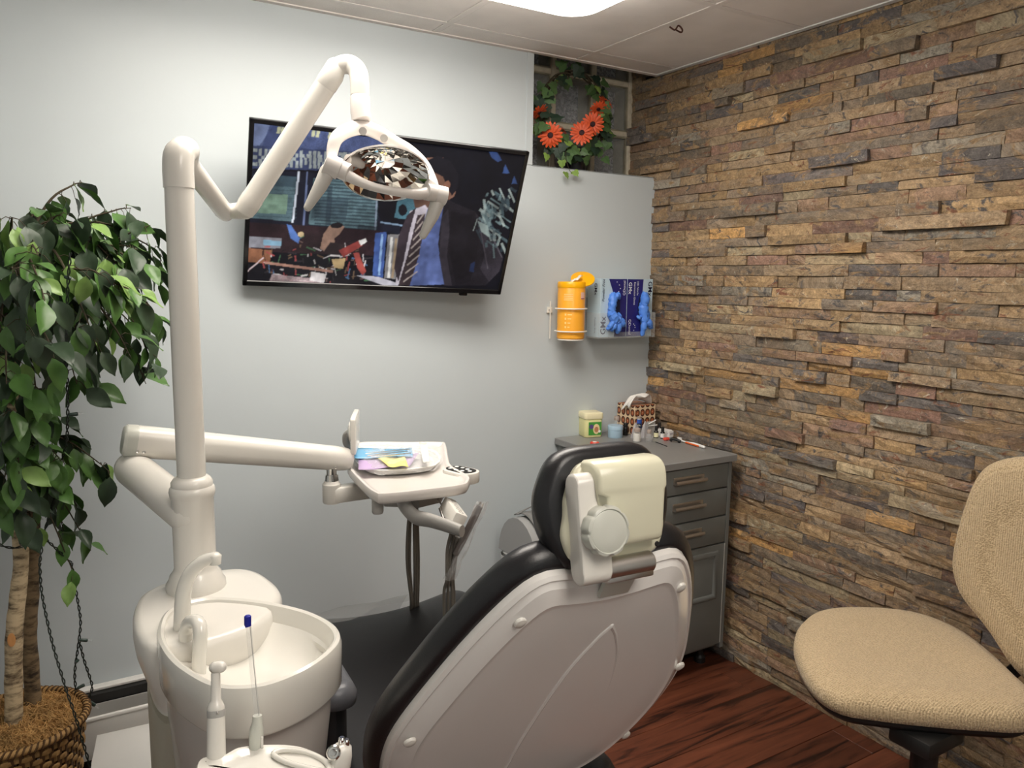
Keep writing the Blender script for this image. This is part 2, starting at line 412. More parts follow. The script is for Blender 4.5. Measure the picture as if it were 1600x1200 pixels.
def stone(y0, y1, z0, z1, dep):
    L = y1-y0; nx = max(2, min(6, int(L/0.045))); nz = 2
    g = 0.0006
    ys = [y0+g+(L-2*g)*i/nx for i in range(nx+1)]; zs = [z0+g+(z1-z0-2*g)*k/nz for k in range(nz+1)]
    e0 = srnd.uniform(-.004, .004); tilt = srnd.uniform(-.05, .05)
    vs = []; fs = []
    for k in range(nz+1):
        for i in range(nx+1):
            edge = (k in (0, nz)) or (i in (0, nx))
            d = dep + srnd.uniform(-.0028, .0028) - (0.0022 if edge else 0) + tilt*(i/nx-.5)*0.1 + e0*(k/nz-.5)
            zz = zs[k] + (srnd.uniform(-.0009, .0009) if edge else 0)
            vs.append((0.012-d, ys[i], zz))
    W = nx+1
    for k in range(nz):
        for i in range(nx): fs.append((k*W+i, k*W+i+1, (k+1)*W+i+1, (k+1)*W+i))
    per = [i for i in range(W)]+[k*W+nx for k in range(1, nz+1)]+[nz*W+i for i in range(nx-1, -1, -1)]+[k*W for k in range(nz-1, 0, -1)]
    o = len(vs)
    for p in per: vs.append((0.031, vs[p][1], vs[p][2]))
    n = len(per)
    for i in range(n): fs.append((per[i], per[(i+1) % n], o+(i+1) % n, o+i))
    c = srnd.choices(PAL, pw)[0]; k = srnd.uniform(.96, 1.22)
    c1 = np.array(srgb(c[0]*k, c[1]*k, c[2]*k))
    c2 = srnd.choices(PAL, pw)[0]; c2 = np.array(srgb(c2[0]*k, c2[1]*k, c2[2]*k))
    ph = srnd.uniform(0, 6); fr = srnd.uniform(8, 22); amt = srnd.choice((0.15, 0.25, 0.6, 0.35))
    cs = []
    for v in vs:
        w = (0.5+0.5*math.sin(ph+fr*v[1]+60*v[2]))*amt
        cs.append(c1*(1-w)+c2*w)
    m = MB(); m.v = vs; m.f = fs; m.c = cs
    return m
while z < 2.62:
    h = srnd.uniform(0.029, 0.042)
    z1 = z+h
    y = 0.20 if z1 > NZ else 0.004
    first = True
    while y > -3.69:
        L = srnd.choice((0.08, 0.12, 0.15, 0.18, 0.21, 0.24, 0.28, 0.34))*srnd.uniform(.85, 1.15)
        if first: L *= srnd.uniform(.4, 1)
        first = False
        y0 = max(-3.7, y-L)
        if y0 < -3.6: y0 = -3.7
        if z1 > H-0.002 and z < H and y0 < -0.002: zt = H+0.004
        else: zt = z1
        dep = srnd.choices((0.004, 0.007, 0.010, 0.016, 0.024), (5, 5, 3, 2, 1.2))[0]
        if not (z > H and y < -0.03):
            m = stone(y0, y, z, zt, dep)
            ps = [project(v) for v in ((0, y0, z), (0, y0, zt), (0, y, z), (0, y, zt))]
            sz = 0
            if all(ps):
                cx = sum(p[0] for p in ps)/4; cyy = sum(p[1] for p in ps)/4
                x0 = max(0, min(p[0] for p in ps)); x1 = min(1600, max(p[0] for p in ps))
                if 0 < cx < 1600 and 0 < cyy < 1200 and x1 > x0:
                    hid = (cx < 1140 and cyy > 700) or (cx > 1500 and cyy > 730) or (cx > 1260 and 960 < cyy < 1130 and cyy < 1000+(1600-cx)*0.4) or (cx < 1026 and 430 < cyy < 530)
                    if not hid: sz = (x1-x0)*(abs(ps[1][1]-ps[0][1])+abs(ps[3][1]-ps[2][1]))/2
            stones.append((sz, m))
        y = y0
    z = z1
stones.sort(key=lambda s: -s[0])
for sz, m in stones[:300]: obj('stone', m, 'ledger_stone', wall_right, smooth=0)
rest = MB(); rest.c = []
for sz, m in stones[300:]:
    rest.add(m.v, m.f); rest.c += m.c
ro = obj('stone_courses', rest, 'ledger_stone', wall_right, smooth=0); ro['kind'] = 'stuff'

# ------------------------------------------------------------------ glass block window in the recess
win = struct(bpy.data.objects.new('window_1', None)); COL.objects.link(win); ORG[win.name] = Vector((-0.3, 0.2, NZ)); win.location = ORG[win.name]
mat('mullion', (0.66, 0.60, 0.47), 0.7, var=0.15, vscale=30)
mat('block_side', (0.30, 0.275, 0.20), 0.35, var=0.25, vscale=25)
def wavy_glass():
    m, t, b = nt('block_face')
    tc = t.nodes.new('ShaderNodeTexCoord'); n = t.nodes.new('ShaderNodeTexNoise'); n.inputs['Scale'].default_value = 34; n.inputs['Detail'].default_value = 2; n.inputs['Distortion'].default_value = 2.5
    t.links.new(tc.outputs['Object'], n.inputs['Vector'])
    bp = t.nodes.new('ShaderNodeBump'); bp.inputs['Strength'].default_value = 0.9; bp.inputs['Distance'].default_value = 0.012
    t.links.new(n.outputs['Fac'], bp.inputs['Height']); t.links.new(bp.outputs[0], b.inputs['Normal'])
    r = t.nodes.new('ShaderNodeValToRGB'); r.color_ramp.elements[0].position = 0.38; r.color_ramp.elements[1].position = 0.66
    r.color_ramp.elements[0].color = (0.20, 0.20, 0.23, 1); r.color_ramp.elements[1].color = (0.66, 0.66, 0.72, 1)
    t.links.new(n.outputs['Fac'], r.inputs['Fac']); t.links.new(r.outputs[0], b.inputs['Base Color'])
    setin(b, Roughness=0.18)
    return m
wavy_glass()
mat('block_pane', (0.8, 0.85, 0.85), 0.06, alpha=0.14, spec=0.8)
vx = [-0.605, -0.4, -0.195, 0.004]; vz = [1.902, 2.11, 2.32, 2.53]
obj('recess_back', MB().span((NX-0.02, 0.30, NZ-0.1), (0.05, 0.32, 2.75)).span((NX-0.12, 0.2, NZ-0.1), (NX-0.0, 0.30, 2.75)).span((NX-0.02, 0.0, 2.70), (0.05, 0.3, 2.75)), 'stone_backing', win, smooth=0)
obj('window_sill', MB().span((NX, 0.0, NZ-0.004), (0.03, 0.28, NZ), 0.001, 1), 'wall_paint', win, smooth=0)
for x in vx: obj('mullion', MB().span((x-0.011, 0.165, NZ), (x+0.011, 0.28, 2.7), 0.003, 1), 'mullion', win, smooth=0)
for z in vz[1:]:
    for i in range(3): obj('mullion', MB().span((vx[i]+0.011, 0.17, z-0.011), (vx[i+1]-0.011, 0.28, z+0.011), 0.003, 1), 'mullion', win, smooth=0)
for i in range(3):
    for k in range(3):
        x0, x1, z0, z1 = vx[i]+0.011, vx[i+1]-0.011, max(NZ, vz[k]+0.011), vz[k+1]-0.011
        b = MB()
        for (a, c) in (((x0, .175, z0), (x0+.006, .27, z1)), ((x1-.006, .175, z0), (x1, .27, z1)), ((x0+.006, .175, z0), (x1-.006, .27, z0+.006)), ((x0+.006, .175, z1-.006), (x1-.006, .27, z1))): b.span(a, c)
        gb = obj('glass_block', b, 'block_side', win, smooth=0)
        obj('inner_face', MB().span((x0+.006, .255, z0+.006), (x1-.006, .268, z1-.006), .003, 1), 'block_face', gb, smooth=0)
        obj('pane', MB().span((x0+.006, .186, z0+.006), (x1-.006, .190, z1-.006)), 'block_pane', gb, smooth=0)

# ------------------------------------------------------------------ baseboard heater
hx0, hx1 = -3.0, -1.45
ht = thing('baseboard_heater', 'white metal baseboard heater along the foot of the pale wall', 'heater', (-2.2, -0.04, 0))
obj('back_panel', MB().span((hx0, -0.012, 0.03), (hx1, -0.002, 0.232), 0.002, 1).span((hx0, -0.03, 0.222), (hx1, -0.002, 0.234), 0.003, 1), 'white_paint', ht)
obj('front_panel', MB().span((hx0, -0.075, 0.03), (hx1, -0.068, 0.158), 0.002, 1).span((hx0, -0.078, 0.152), (hx1, -0.062, 0.164), 0.004, 2), 'white_paint', ht)
obj('damper_flap', MB().box((0, 0, 0), (hx1-hx0-0.02, 0.003, 0.035), 0.001, 1, Matrix.Translation(((hx0+hx1)/2, -0.062, 0.180)) @ Matrix.Rotation(R(-20), 4, 'X')), 'steel_brushed', ht)
obj('slot_shade', MB().span((hx0+.005, -.05, 0.15), (hx1-.005, -.012, 0.2225)), 'black_plastic', ht)  # solid black box standing in for the shade inside the top gap
obj('lower_slot', MB().span((hx0, -0.066, 0.0), (hx1, -0.01, 0.032)), 'black_plastic', ht)
fin = MB(); x = hx0+0.02
while x < hx1-0.02: fin.span((x, -0.06, 0.06), (x+0.0015, -0.014, 0.14)); x += 0.012
f = obj('fins', fin, 'black_plastic', ht, smooth=0); f['kind'] = 'stuff'
# ------------------------------------------------------------------ dental chair
psi = R(3.4)
LAT = Vector((math.cos(psi), -math.sin(psi), 0)); FWD = Vector((math.sin(psi), math.cos(psi), 0)); ZUP = Vector((0, 0, 1))
MID = Vector((-1.544, -1.565, 0.792)); REC = R(30)
BUP = -FWD*math.sin(REC)+ZUP*math.cos(REC); BN = LAT.cross(BUP)        # BN points out of the back of the backrest
BM = frame(MID, LAT, BUP, BN)
half = [(0, .312), (.05, .316), (.09, .323), (.119, .322), (.147, .302), (.182, .25), (.217, .18), (.250, .10), (.275, .03), (.287, -.03), (.286, -.10), (.273, -.165), (.25, -.225), (.218, -.278), (.172, -.318), (.1, -.345), (0, -.352)]
loop = half+[(-s, t) for s, t in reversed(half[1:-1])]
shell_out = [(p.x, p.y) for p in resample(spline([(a, b, 0) for a, b in loop], 6, True), 112, True)]
def on_back(out, n): return [BM @ Vector((p[0], p[1], n)) for p in out]
chair = thing('dental_chair', 'black padded dental chair with a white plastic back shell and small headrest', 'dental chair', (-1.50, -1.10, 0.0))
# pad: rounded cushion in front of the shell
rs = []
for off, n in ((-0.05, -0.012), (0.002, -0.012), (0.010, -0.015), (0.018, -0.025), (0.020, -0.040), (0.015, -0.055), (0.0, -0.066), (-0.02, -0.072), (-0.05, -0.074)):
    rs.append(on_back(offset2(shell_out, off), n))
obj('backrest_pad', MB().rings(rs), 'leather_black', chair, smooth=70)
# shell: lip, sloped band, flat panel
rs = []
for off, n in ((-0.004, -0.030), (0.0, -0.012), (-0.001, -0.002), (-0.006, 0.003), (-0.010, 0.002), (-0.013, 0.004), (-0.018, 0.009), (-0.042, 0.0185), (-0.048, 0.0175), (-0.052, 0.0175), (-0.075, 0.0195), (-0.11, 0.021)):
    rs.append(on_back(offset2(shell_out, off), n))
mat('shell_white', (0.84, 0.815, 0.785), 0.18, coat=0.4)
shell = obj('back_shell', MB().rings(rs), 'shell_white', chair, smooth=22)
for s, t in ((.146, .252), (-.142, .252), (.273-.012, .0), (-.273+.012, -.002), (.225, -.213), (-.225, -.213)):
    c = BM @ Vector((s, t, 0.013))
    obj('screw_cap', MB().lathe([(0.0105, 0), (0.0105, .002), (.009, .0045), (.005, .006), (.001, .0064)], M=frame(c, LAT, BUP, BN), n=16), 'plastic_white', shell)
# raised leaf-shaped relief on the shell
lp = spline([(-.055, -.27, 0), (-.052, -.16, 0), (-.042, -.05, 0), (-.018, .09, 0), (.012, .17, 0), (.030, .20, 0)], 10)
rp = spline([(.030, .20, 0), (.052, .165, 0), (.078, .10, 0), (.098, .0, 0), (.10, -.1, 0), (.09, -.18, 0)], 10)
obj('relief_line', MB().tube([BM @ Vector((p.x, p.y, 0.0195)) for p in lp], [.0045]*len(lp), 8, roundcap=True), 'shell_white', shell)
obj('relief_line', MB().tube([BM @ Vector((p.x, p.y, 0.0190)) for p in rp], [.0045*(1-.9*i/len(rp)) for i in range(len(rp))], 8, roundcap=True), 'shell_white', shell)
# head support bracket
HB = MID+BUP*0.335
obj('headrest_bar', MB().span((-.022, -.058, -.004), (.032, .012, .004), .002, 2, M=frame(HB+BN*0.016, LAT, BUP, BN)), 'plastic_pale', chair)
hr = R(-10); HU = -FWD*math.sin(hr)+ZUP*math.cos(hr); HN = LAT.cross(HU)
HM = frame(HB, LAT, HU, HN)
obj('hinge_sleeve', MB().tube([HM @ Vector((s, -.006, .016)) for s in (-.036, -.034, .046, .048)], [.014, .0155, .0155, .014], 18).span((-.034, -.026, .004), (.046, -.006, .026), .003, 2, M=HM), 'steel_brushed', chair)
# headrest pad
def headout(w0, w1, h0, h1):
    return [(p.x, p.y) for p in resample(spline([(0, h1, 0), (w1*.7, h1-.006, 0), (w1, h1-.045, 0), (w1*1.06, (h0+h1)/2, 0), (w0, h0+.04, 0), (w0*.75, h0+.004, 0), (0, h0, 0), (-w0*.75, h0+.004, 0), (-w0, h0+.04, 0), (-w1*1.06, (h0+h1)/2, 0), (-w1, h1-.045, 0), (-w1*.7, h1-.006, 0)], 8, True), 80, True)]
hp = headout(.095, .098, .0, .158)
rs = []
for off, n in ((-.03, -.006), (-.004, -.006), (.003, -.009), (.009, -.018), (.011, -.030), (.008, -.042), (-.002, -.051), (-.02, -.056), (-.045, -.058)):
    rs.append([HM @ Vector((p[0], p[1], n)) for p in offset2(hp, off)])
obj('headrest_pad', MB().rings(rs), 'leather_black', chair, smooth=60)
hc = headout(.088, .078, .0, .148)
rs = []
for off, n in ((0, -.012), (.001, -.002), (-.002, .003), (-.006, .005), (-.02, .006), (-.05, .006)):
    rs.append([HM @ Vector((p[0], p[1], n)) for p in offset2(hc, off)])
cov = obj('headrest_cover', MB().rings(rs), 'plastic_cream', chair, smooth=50)
# raised housing (right) and hinge arm (left) on the cover
def wedge(out, n0, prof):
    rs = [[HM @ Vector((p[0], p[1], n0)) for p in out]]
    for off, fn in prof: rs.append([HM @ Vector((p[0], p[1], fn(p[1]))) for p in offset2(out, off)])
    return MB().rings(rs)
hprof = [(0.0, .150), (.020, .149), (.034, .144), (.042, .134), (.044, .120), (.040, .085), (.030, .035), (.024, .026), (.0, .024)]
hsp = [(p.x, p.y) for p in resample(spline([(a, b, 0) for a, b in hprof], 5), 30)]
rs = []
for s_, k, dn_ in ((-.052, .90, .0), (-.0495, .97, .0), (-.046, 1.0, 0), (.060, 1.0, 0), (.0645, .97, 0), (.067, .90, 0)):
    rs.append([HM @ Vector((s_+(.004 if t_ < .1 else 0)*(-1 if s_ > 0 else 3.5), .088+(t_-.088)*k, .003+n_*k)) for n_, t_ in hsp])
obj('cover_housing', MB().rings(rs), 'plastic_cream', cov, smooth=40)
aprof = rrect(.034, .156, .0165, 8, .018, .056)
rs = [[HM @ Vector((s_, .056+(t_-.056)*k, .018+(n_-.018)*k)) for n_, t_ in aprof] for s_, k in ((-.0795, .93), (-.0785, .98), (-.077, 1.0), (-.0335, 1.0), (-.032, .97))]
arm = obj('hinge_arm', MB().rings(rs), 'plastic_white', cov, smooth=30)
kf = HM @ Matrix.Translation((-.045, .054, .033))
kp = []
for zz, k in ((0, .96), (.004, 1.0), (.016, 1.0), (.020, .96), (.0215, .86), (.0195, .82), (.0205, .78), (.0215, .3)):
    ring = []
    for j in range(72):
        a = 2*PI*j/72; lob = 1-0.075*(max(0, math.cos(8*a))**3)*(1 if k > .88 else 0); r_ = .0355*k*lob
        ring.append(kf @ Vector((r_*math.cos(a), r_*math.sin(a), zz)))
    kp.append(ring)
obj('headrest_knob', MB().rings(kp), 'plastic_pale', chair, smooth=45)
obj('cover_screw', MB().lathe([(.004, 0), (.004, .002), (.003, .003), (.0012, .0025)], M=HM @ Matrix.Translation((.070, .014, .004)), n=14), 'black_plastic', cov)
# seat and leg rest: one long contoured cushion towards the back wall
SO = MID - BUP*0.40
def seatp(w, d):   # local seat frame: w across, d forward from hinge
    return Vector((SO.x, SO.y, 0))+LAT*w+FWD*d
cs = [(-.12, .245, .51), (0.0, .255, .505), (.14, .262, .50), (.30, .265, .515), (.44, .265, .55), (.56, .262, .582), (.64, .258, .595), (.70, .252, .594), (.75, .246, .575), (.80, .24, .53), (.88, .23, .44), (.96, .215, .34), (1.0, .19, .29)]
rs = []
for d, w, zt in cs:
    sec = [(-1, -.09), (-1.03, -.05), (-1.0, -.012), (-.93, .008), (-.75, .0), (-.4, -.018), (0, -.024), (.4, -.018), (.75, .0), (.93, .008), (1.0, -.012), (1.03, -.05), (1, -.09), (.6, -.105), (-.6, -.105)]
    rs.append([seatp(a*w, d)+Vector((0, 0, zt+b)) for a, b in sec])
obj('seat', MB().rings(rs), 'leather_slate', chair, smooth=60, sub=2)
obj('seat_pan', MB().prism([(p.x, p.y) for p in [seatp(-.20, -.05), seatp(.20, -.05), seatp(.20, .55), seatp(-.20, .55)]], .33, .395, bev=.01), 'plastic_white', chair)
obj('back_hinge', MB().span((-.12, -.46, -.075), (.12, -.20, -.015), .02, 3, M=BM), 'black_plastic', chair)
bc = seatp(0, .22)
obj('lift_column', MB().lathe([(.16, .03), (.16, .06), (.10, .09), (.09, .34)], (bc.x, bc.y, 0), 28), 'black_plastic', chair)
bo = [(p.x, p.y) for p in [seatp(a, b) for a, b in rrect(.42, .74, .16, 8, 0, .26)]]
obj('base', MB().prism(bo, 0.0, .045, bev=.012), 'black_plastic', chair)
# arm rest beside the rinse basin
ap = [seatp(-.245, .16)+Vector((0, 0, z_)) for z_ in (.42, .50, .58, .63)]
obj('arm_post', MB().prism([(p.x, p.y) for p in [seatp(a, b) for a, b in rrect(.055, .24, .027, 6, -.268, .31)]], .40, .650, bev=.006), 'leather_slate', chair)
mat('armrest_pad', (0.12, 0.125, 0.14), 0.32, bump=.08, bscale=300)
ro_ = rrect(.078, .31, .036, 8, -.268, .305)
rs = []
for off, zz in ((-.012, .640), (0, .646), (.002, .664), (-.005, .680), (-.016, .688), (-.030, .690)):
    rs.append([seatp(*p)+Vector((0, 0, zz)) for p in offset2(ro_, off)])
obj('armrest', MB().rings(rs), 'armrest_pad', chair, smooth=60)
# clear plastic sleeve over the foot of the chair
def seat_z(d):
    for (d0, w0, z0), (d1, w1, z1) in zip(cs, cs[1:]):
        if d0 <= d <= d1: return z0+(z1-z0)*(d-d0)/(d1-d0)
    return cs[-1][2]
def film(u, v):
    w = -.25+.34*u; dd = .60+.085*u+.006*math.sin(11*u); d = dd+(.86-dd)*v
    return seatp(w, d)+Vector((0, 0, seat_z(d)+.010+.006*math.sin(7*u+3*v)**2+.018*max(0, -w-.19)))
fs_ = obj('foot_sleeve', MB().grid(film, 26, 12), mat('sleeve_film', (0.55, 0.56, 0.55), .22, alpha=.22, spec=.6), smooth=60, fix=False)
tag(fs_, 'clear plastic sheet lying over the foot end of the dental chair', 'plastic sheet')

# ------------------------------------------------------------------ rinse basin unit with post
PX, PY = -2.005, -0.935
unit = thing('cuspidor_unit', 'white rinse basin unit with two spouts beside the dental chair', 'cuspidor', (-2.03, -1.03, 0))
deck = [(-2.135, -1.09), (-2.128, -.98), (-2.10, -.90), (-2.03, -.855), (-1.93, -.848), (-1.885, -.875), (-1.862, -.94), (-1.86, -1.05), (-1.93, -1.16), (-2.05, -1.20), (-2.115, -1.17)]
dk = [(p.x, p.y) for p in resample(spline([(a, b, 0) for a, b in deck], 6, True), 72, True)]
rs = []
for off, zz in ((-.045, .62), (-.030, .68), (-.016, .74), (-.003, .785), (0, .81), (-.001, .832), (-.006, .842), (-.016, .846), (-.05, .847)):
    rs.append([(p[0], p[1], zz) for p in offset2(dk, off)])
obj('deck', MB().rings(rs), 'plastic_white', unit, smooth=60)
cabo = [(-2.105, -1.17), (-2.10, -.93), (-2.02, -.89), (-1.93, -.90), (-1.915, -1.12), (-1.97, -1.19)]
cb = [(p.x, p.y) for p in resample(spline([(a, b, 0) for a, b in cabo], 5, True), 60, True)]
obj('cabinet_body', MB().prism(cb, .0, .70, bev=.01), mat('unit_beige', (.40, .365, .29), .4, var=.06), unit)
# cling film wrapped around the unit's flank
def flank(u, v):
    i = 5+u*14; j = int(i); f_ = i-j; a = Vector(offset2(cb, .010)[j]); b = Vector(offset2(cb, .010)[j+1]); p = a.lerp(b, f_)
    k = .004*math.sin(31*u+17*v)+.003*math.sin(13*v-22*u)
    return Vector((p.x-.8*k, p.y, .04+.66*v))
# basin
bs = [(-2.106, -1.14), (-2.085, -1.055), (-2.045, -1.018), (-1.99, -1.018), (-1.935, -1.055), (-1.88, -1.115), (-1.835, -1.19), (-1.818, -1.27), (-1.838, -1.335), (-1.905, -1.392), (-1.985, -1.414), (-2.05, -1.382), (-2.088, -1.30), (-2.105, -1.22)]
bo = [(p.x, p.y) for p in resample(spline([(a, b, 0) for a, b in bs], 6, True), 96, True)]
cxy = Vector((-1.955, -1.23))
def shr(out, k, dx=0, dy=0): return [(cxy.x+(p[0]-cxy.x)*k+dx, cxy.y+(p[1]-cxy.y)*k+dy) for p in out]
rs = []
RZ = .855
for off, dz in ((-.03, -.088), (-.012, -.088), (-.004, -.087), (-.001, -.082), (0, -.03), (0, -.012), (-.003, -.003), (-.008, 0), (-.013, -.003), (-.017, -.014), (-.022, -.032)):
    rs.append([(p[0], p[1], RZ+dz) for p in offset2(bo, off)])
basin = obj('basin', MB().rings(rs, True, False, False).rings([
    [(p[0], p[1], RZ-.032) for p in offset2(bo, -.022)],
    [(p[0], p[1], RZ-.038) for p in shr(offset2(bo, -.022), .90, .008, -.012)],
    [(p[0], p[1], RZ-.050) for p in shr(offset2(bo, -.022), .82, .022, -.034)],
    [(p[0], p[1], RZ-.066) for p in shr(offset2(bo, -.022), .62, .025, -.045)],
    [(p[0], p[1], RZ-.076) for p in shr(offset2(bo, -.022), .38, .02, -.04)],
    [(p[0], p[1], RZ-.078) for p in shr(offset2(bo, -.022), .12, .015, -.03)]], True, False, True), 'porcelain', unit, smooth=38)
obj('spout_shelf', MB().prism([(p[0], p[1]) for p in offset2([(q.x, q.y) for q in resample(spline([(-2.085, -1.20, 0), (-2.075, -1.09, 0), (-2.03, -1.045, 0), (-1.99, -1.06, 0), (-2.0, -1.13, 0), (-2.035, -1.22, 0), (-2.06, -1.27, 0)], 6, True), 48, True)], 0)], RZ-.078, RZ-.055, bev=.010, seg=4), 'porcelain', basin)
rs = []
for k, zz in ((.90, RZ-.084), (.895, RZ-.14), (.84, RZ-.24), (.70, RZ-.33), (.52, RZ-.40), (.34, RZ-.44)):
    rs.append([(p[0], p[1], zz) for p in shr(bo, k, -.004*(1-k)*10, .06*(1-k))])
mat('basin_under', (.56, .525, .49), .2, coat=.3)
obj('basin_bowl', MB().rings(rs), 'basin_under', unit, smooth=60)
# two spouts
s0 = U(284, 1000, Z=RZ-.03)
def spt(px, py, dd): return U(px, py, D=(s0-CAM).dot(CF)+dd)
pts = [s0, spt(285, 960, -.002), spt(287, 925, 0), spt(297, 897, .0), spt(316, 878, .0), spt(336, 871, .0)]
sp = spline(pts, 6)
obj('rinse_spout', MB().tube(sp, [.0155-.0045*i/len(sp) for i in range(len(sp))], 16).tube([sp[-1]+Vector((0, 0, -.012)), sp[-1]+Vector((0, 0, .004)), sp[-1]+Vector((0, 0, .009))], [.0105, .0115, .006], 14), 'porcelain', unit, smooth=60)
s1 = U(291, 1018, Z=RZ-.03); d1 = (s1-CAM).dot(CF)
pts = [s1, U(291, 1000, D=d1), U(291, 985, D=d1), U(297, 972, D=d1-.01), U(308, 972, D=d1-.025), U(313, 985, D=d1-.035), U(312, 1010, D=d1-.038), U(310, 1058, D=d1-.04)]
sp = spline(pts, 6)
obj('cup_spout', MB().tube(sp, [.012]*len(sp), 16), 'porcelain', unit, smooth=60)
# assistant console in front of the basin
con = thing('assistant_console', 'white instrument holder at the front of the rinse basin', 'holder', (-2.0, -1.55, .76))
CZ = .80
o0 = [U(x, y, Z=CZ) for x, y in ((302, 1196), (318, 1180), (345, 1178), (372, 1165), (420, 1160), (470, 1163), (512, 1180), (530, 1200), (520, 1230), (470, 1250), (380, 1255), (310, 1235))]
oo = [(p.x, p.y) for p in resample(spline([(p.x, p.y, 0) for p in o0], 6, True), 72, True)]
rs = []
for off, zz in ((-.03, CZ-.07), (-.01, CZ-.05), (0, CZ-.02), (-.001, CZ-.008), (-.006, CZ), (-.014, CZ-.001), (-.02, CZ-.004), (-.05, CZ-.004)):
    rs.append([(p[0], p[1], zz) for p in offset2(oo, off)])
obj('holder_body', MB().rings(rs), 'porcelain', con, smooth=50)
lip = resample(spline([U(x, y, Z=CZ) for x, y in ((427, 1178), (445, 1172), (480, 1176), (508, 1190), (512, 1205), (480, 1200), (445, 1190))], 6, True), 40, True)
obj('holder_ring', MB().tube(lip+[lip[0]], .004, 8, cap=False), 'porcelain', con, smooth=60)
obj('holder_arm', MB().tube([(-2.03, -1.50, .745), (-2.06, -1.36, .66), (-2.04, -1.16, .60)], .022, 14), 'plastic_white', con)
# handpieces in the holder
def straight(px0, py0, px1, py1, Y):
    return U(px0, py0, Y=Y), U(px1, py1, Y=Y)
hA0 = U(338, 1185, Z=CZ-.006); hA1 = U(337, 1047, D=(hA0-CAM).dot(CF)+.02)
Lh = (hA1-hA0).length; MF = axis_frame(hA0, hA1)
h1 = thing('polishing_handpiece', 'white electric handpiece with a steel head, left in the holder', 'handpiece', hA0)
obj('grip', MB().lathe([(.013, -.01), (.0135, .0), (.013, Lh*.25), (.0125, Lh*.47)], M=MF, n=20), 'plastic_white', h1)
obj('collar', MB().lathe([(.0125, Lh*.47), (.0128, Lh*.48), (.0128, Lh*.545), (.0125, Lh*.55)], M=MF, n=20), 'plastic_grey', h1)
obj('neck', MB().lathe([(.0122, Lh*.55), (.0124, Lh*.575), (.0095, Lh*.63), (.0072, Lh*.66), (.0066, Lh*.9), (.0066, Lh*.97)], M=MF, n=20), 'plastic_white', h1)
hd = U(345, 1042, D=(hA1-CAM).dot(CF)); h2_ = U(331, 1043, D=(hA1-CAM).dot(CF))
obj('head', MB().tube([hd, h2_.lerp(hd, .35)], [.0085, .0085], 16, roundcap=True), 'plastic_white', h1, smooth=60)
obj('chuck', MB().tube([h2_.lerp(hd, .35), h2_.lerp(hd, .1), h2_.lerp(hd, .05), h2_], [.0078, .0078, .0062, .006], 16), 'chrome', h1)
for k in (-1, 1): obj('pin', MB().sphere(MF @ Vector((k*.0135, 0, Lh*.53)), .0022, 8, 6), 'steel_brushed', h1)
e0 = U(399, 1172, Z=CZ-.006); de = (e0-CAM).dot(CF)
h2 = thing('saliva_ejector', 'clear saliva ejector straw with a dark blue tip in a pale holder', 'saliva ejector', e0)
obj('valve_body', MB().tube([e0, U(400, 1155, D=de), U(401, 1140, D=de), U(402, 1128, D=de), U(402, 1118, D=de)], [.0085, .0105, .0102, .0075, .0068], 16), 'plastic_pale', h2)
st = [U(402, 1119, D=de), U(398, 1080, D=de), U(393, 1030, D=de), U(388, 977, D=de)]
obj('straw', MB().tube(st, .0042, 12), 'clear_plastic', h2)
obj('straw_wire', MB().tube([p+CR*.0025 for p in st], .0006, 6), 'plastic_grey', h2)
obj('tip', MB().tube([U(388, 979, D=de), U(387, 975, D=de), U(387, 963, D=de), U(387, 961, D=de)], [.0045, .0052, .0052, .003], 12), mat('tip_blue', srgb(30, 36, 150), .4), h2)
obj('lever', MB().box(U(409, 1160, D=de-.003), (.004, .006, .02), .0015, 2), 'plastic_white', h2)
g0 = U(527, 1208, Z=CZ-.02); dg_ = (g0-CAM).dot(CF)
h3 = thing('air_water_syringe', 'white syringe with round steel buttons, at the right of the holder', 'syringe', g0)
obj('grip', MB().tube([g0, U(530, 1195, D=dg_), U(532, 1180, D=dg_), U(533, 1168, D=dg_), U(532, 1162, D=dg_)], [.015, .0165, .0165, .015, .009], 18), 'plastic_white', h3, smooth=60)
bc_ = U(522, 1176, D=dg_-.012); bd = U(517, 1177, D=dg_-.026)
obj('button', MB().lathe([(.0105, -.004), (.0105, .003), (.0085, .005), (.0075, .0035), (.005, .0035), (.004, .006), (.0015, .0065)], M=axis_frame(bc_, bd), n=20), 'chrome', h3)
for x_, y_ in ((534, 1157), (541, 1160)):
    c_ = U(x_, y_, D=dg_); obj('button', MB().lathe([(.005, -.004), (.005, .003), (.0035, .005)], M=axis_frame(c_, c_+Vector((.1, 0, .9))), n=14), 'chrome', h3)
# white floor box behind the basin unit
fb = obj('floor_box', MB().prism([(-2.222, -.40), (-2.175, -.105), (-2.02, -.115), (-2.02, -.40)], 0, .125, bev=.006), 'white_paint')
tag(fb, 'low white floor box standing between basin unit and baseboard heater', 'floor box')

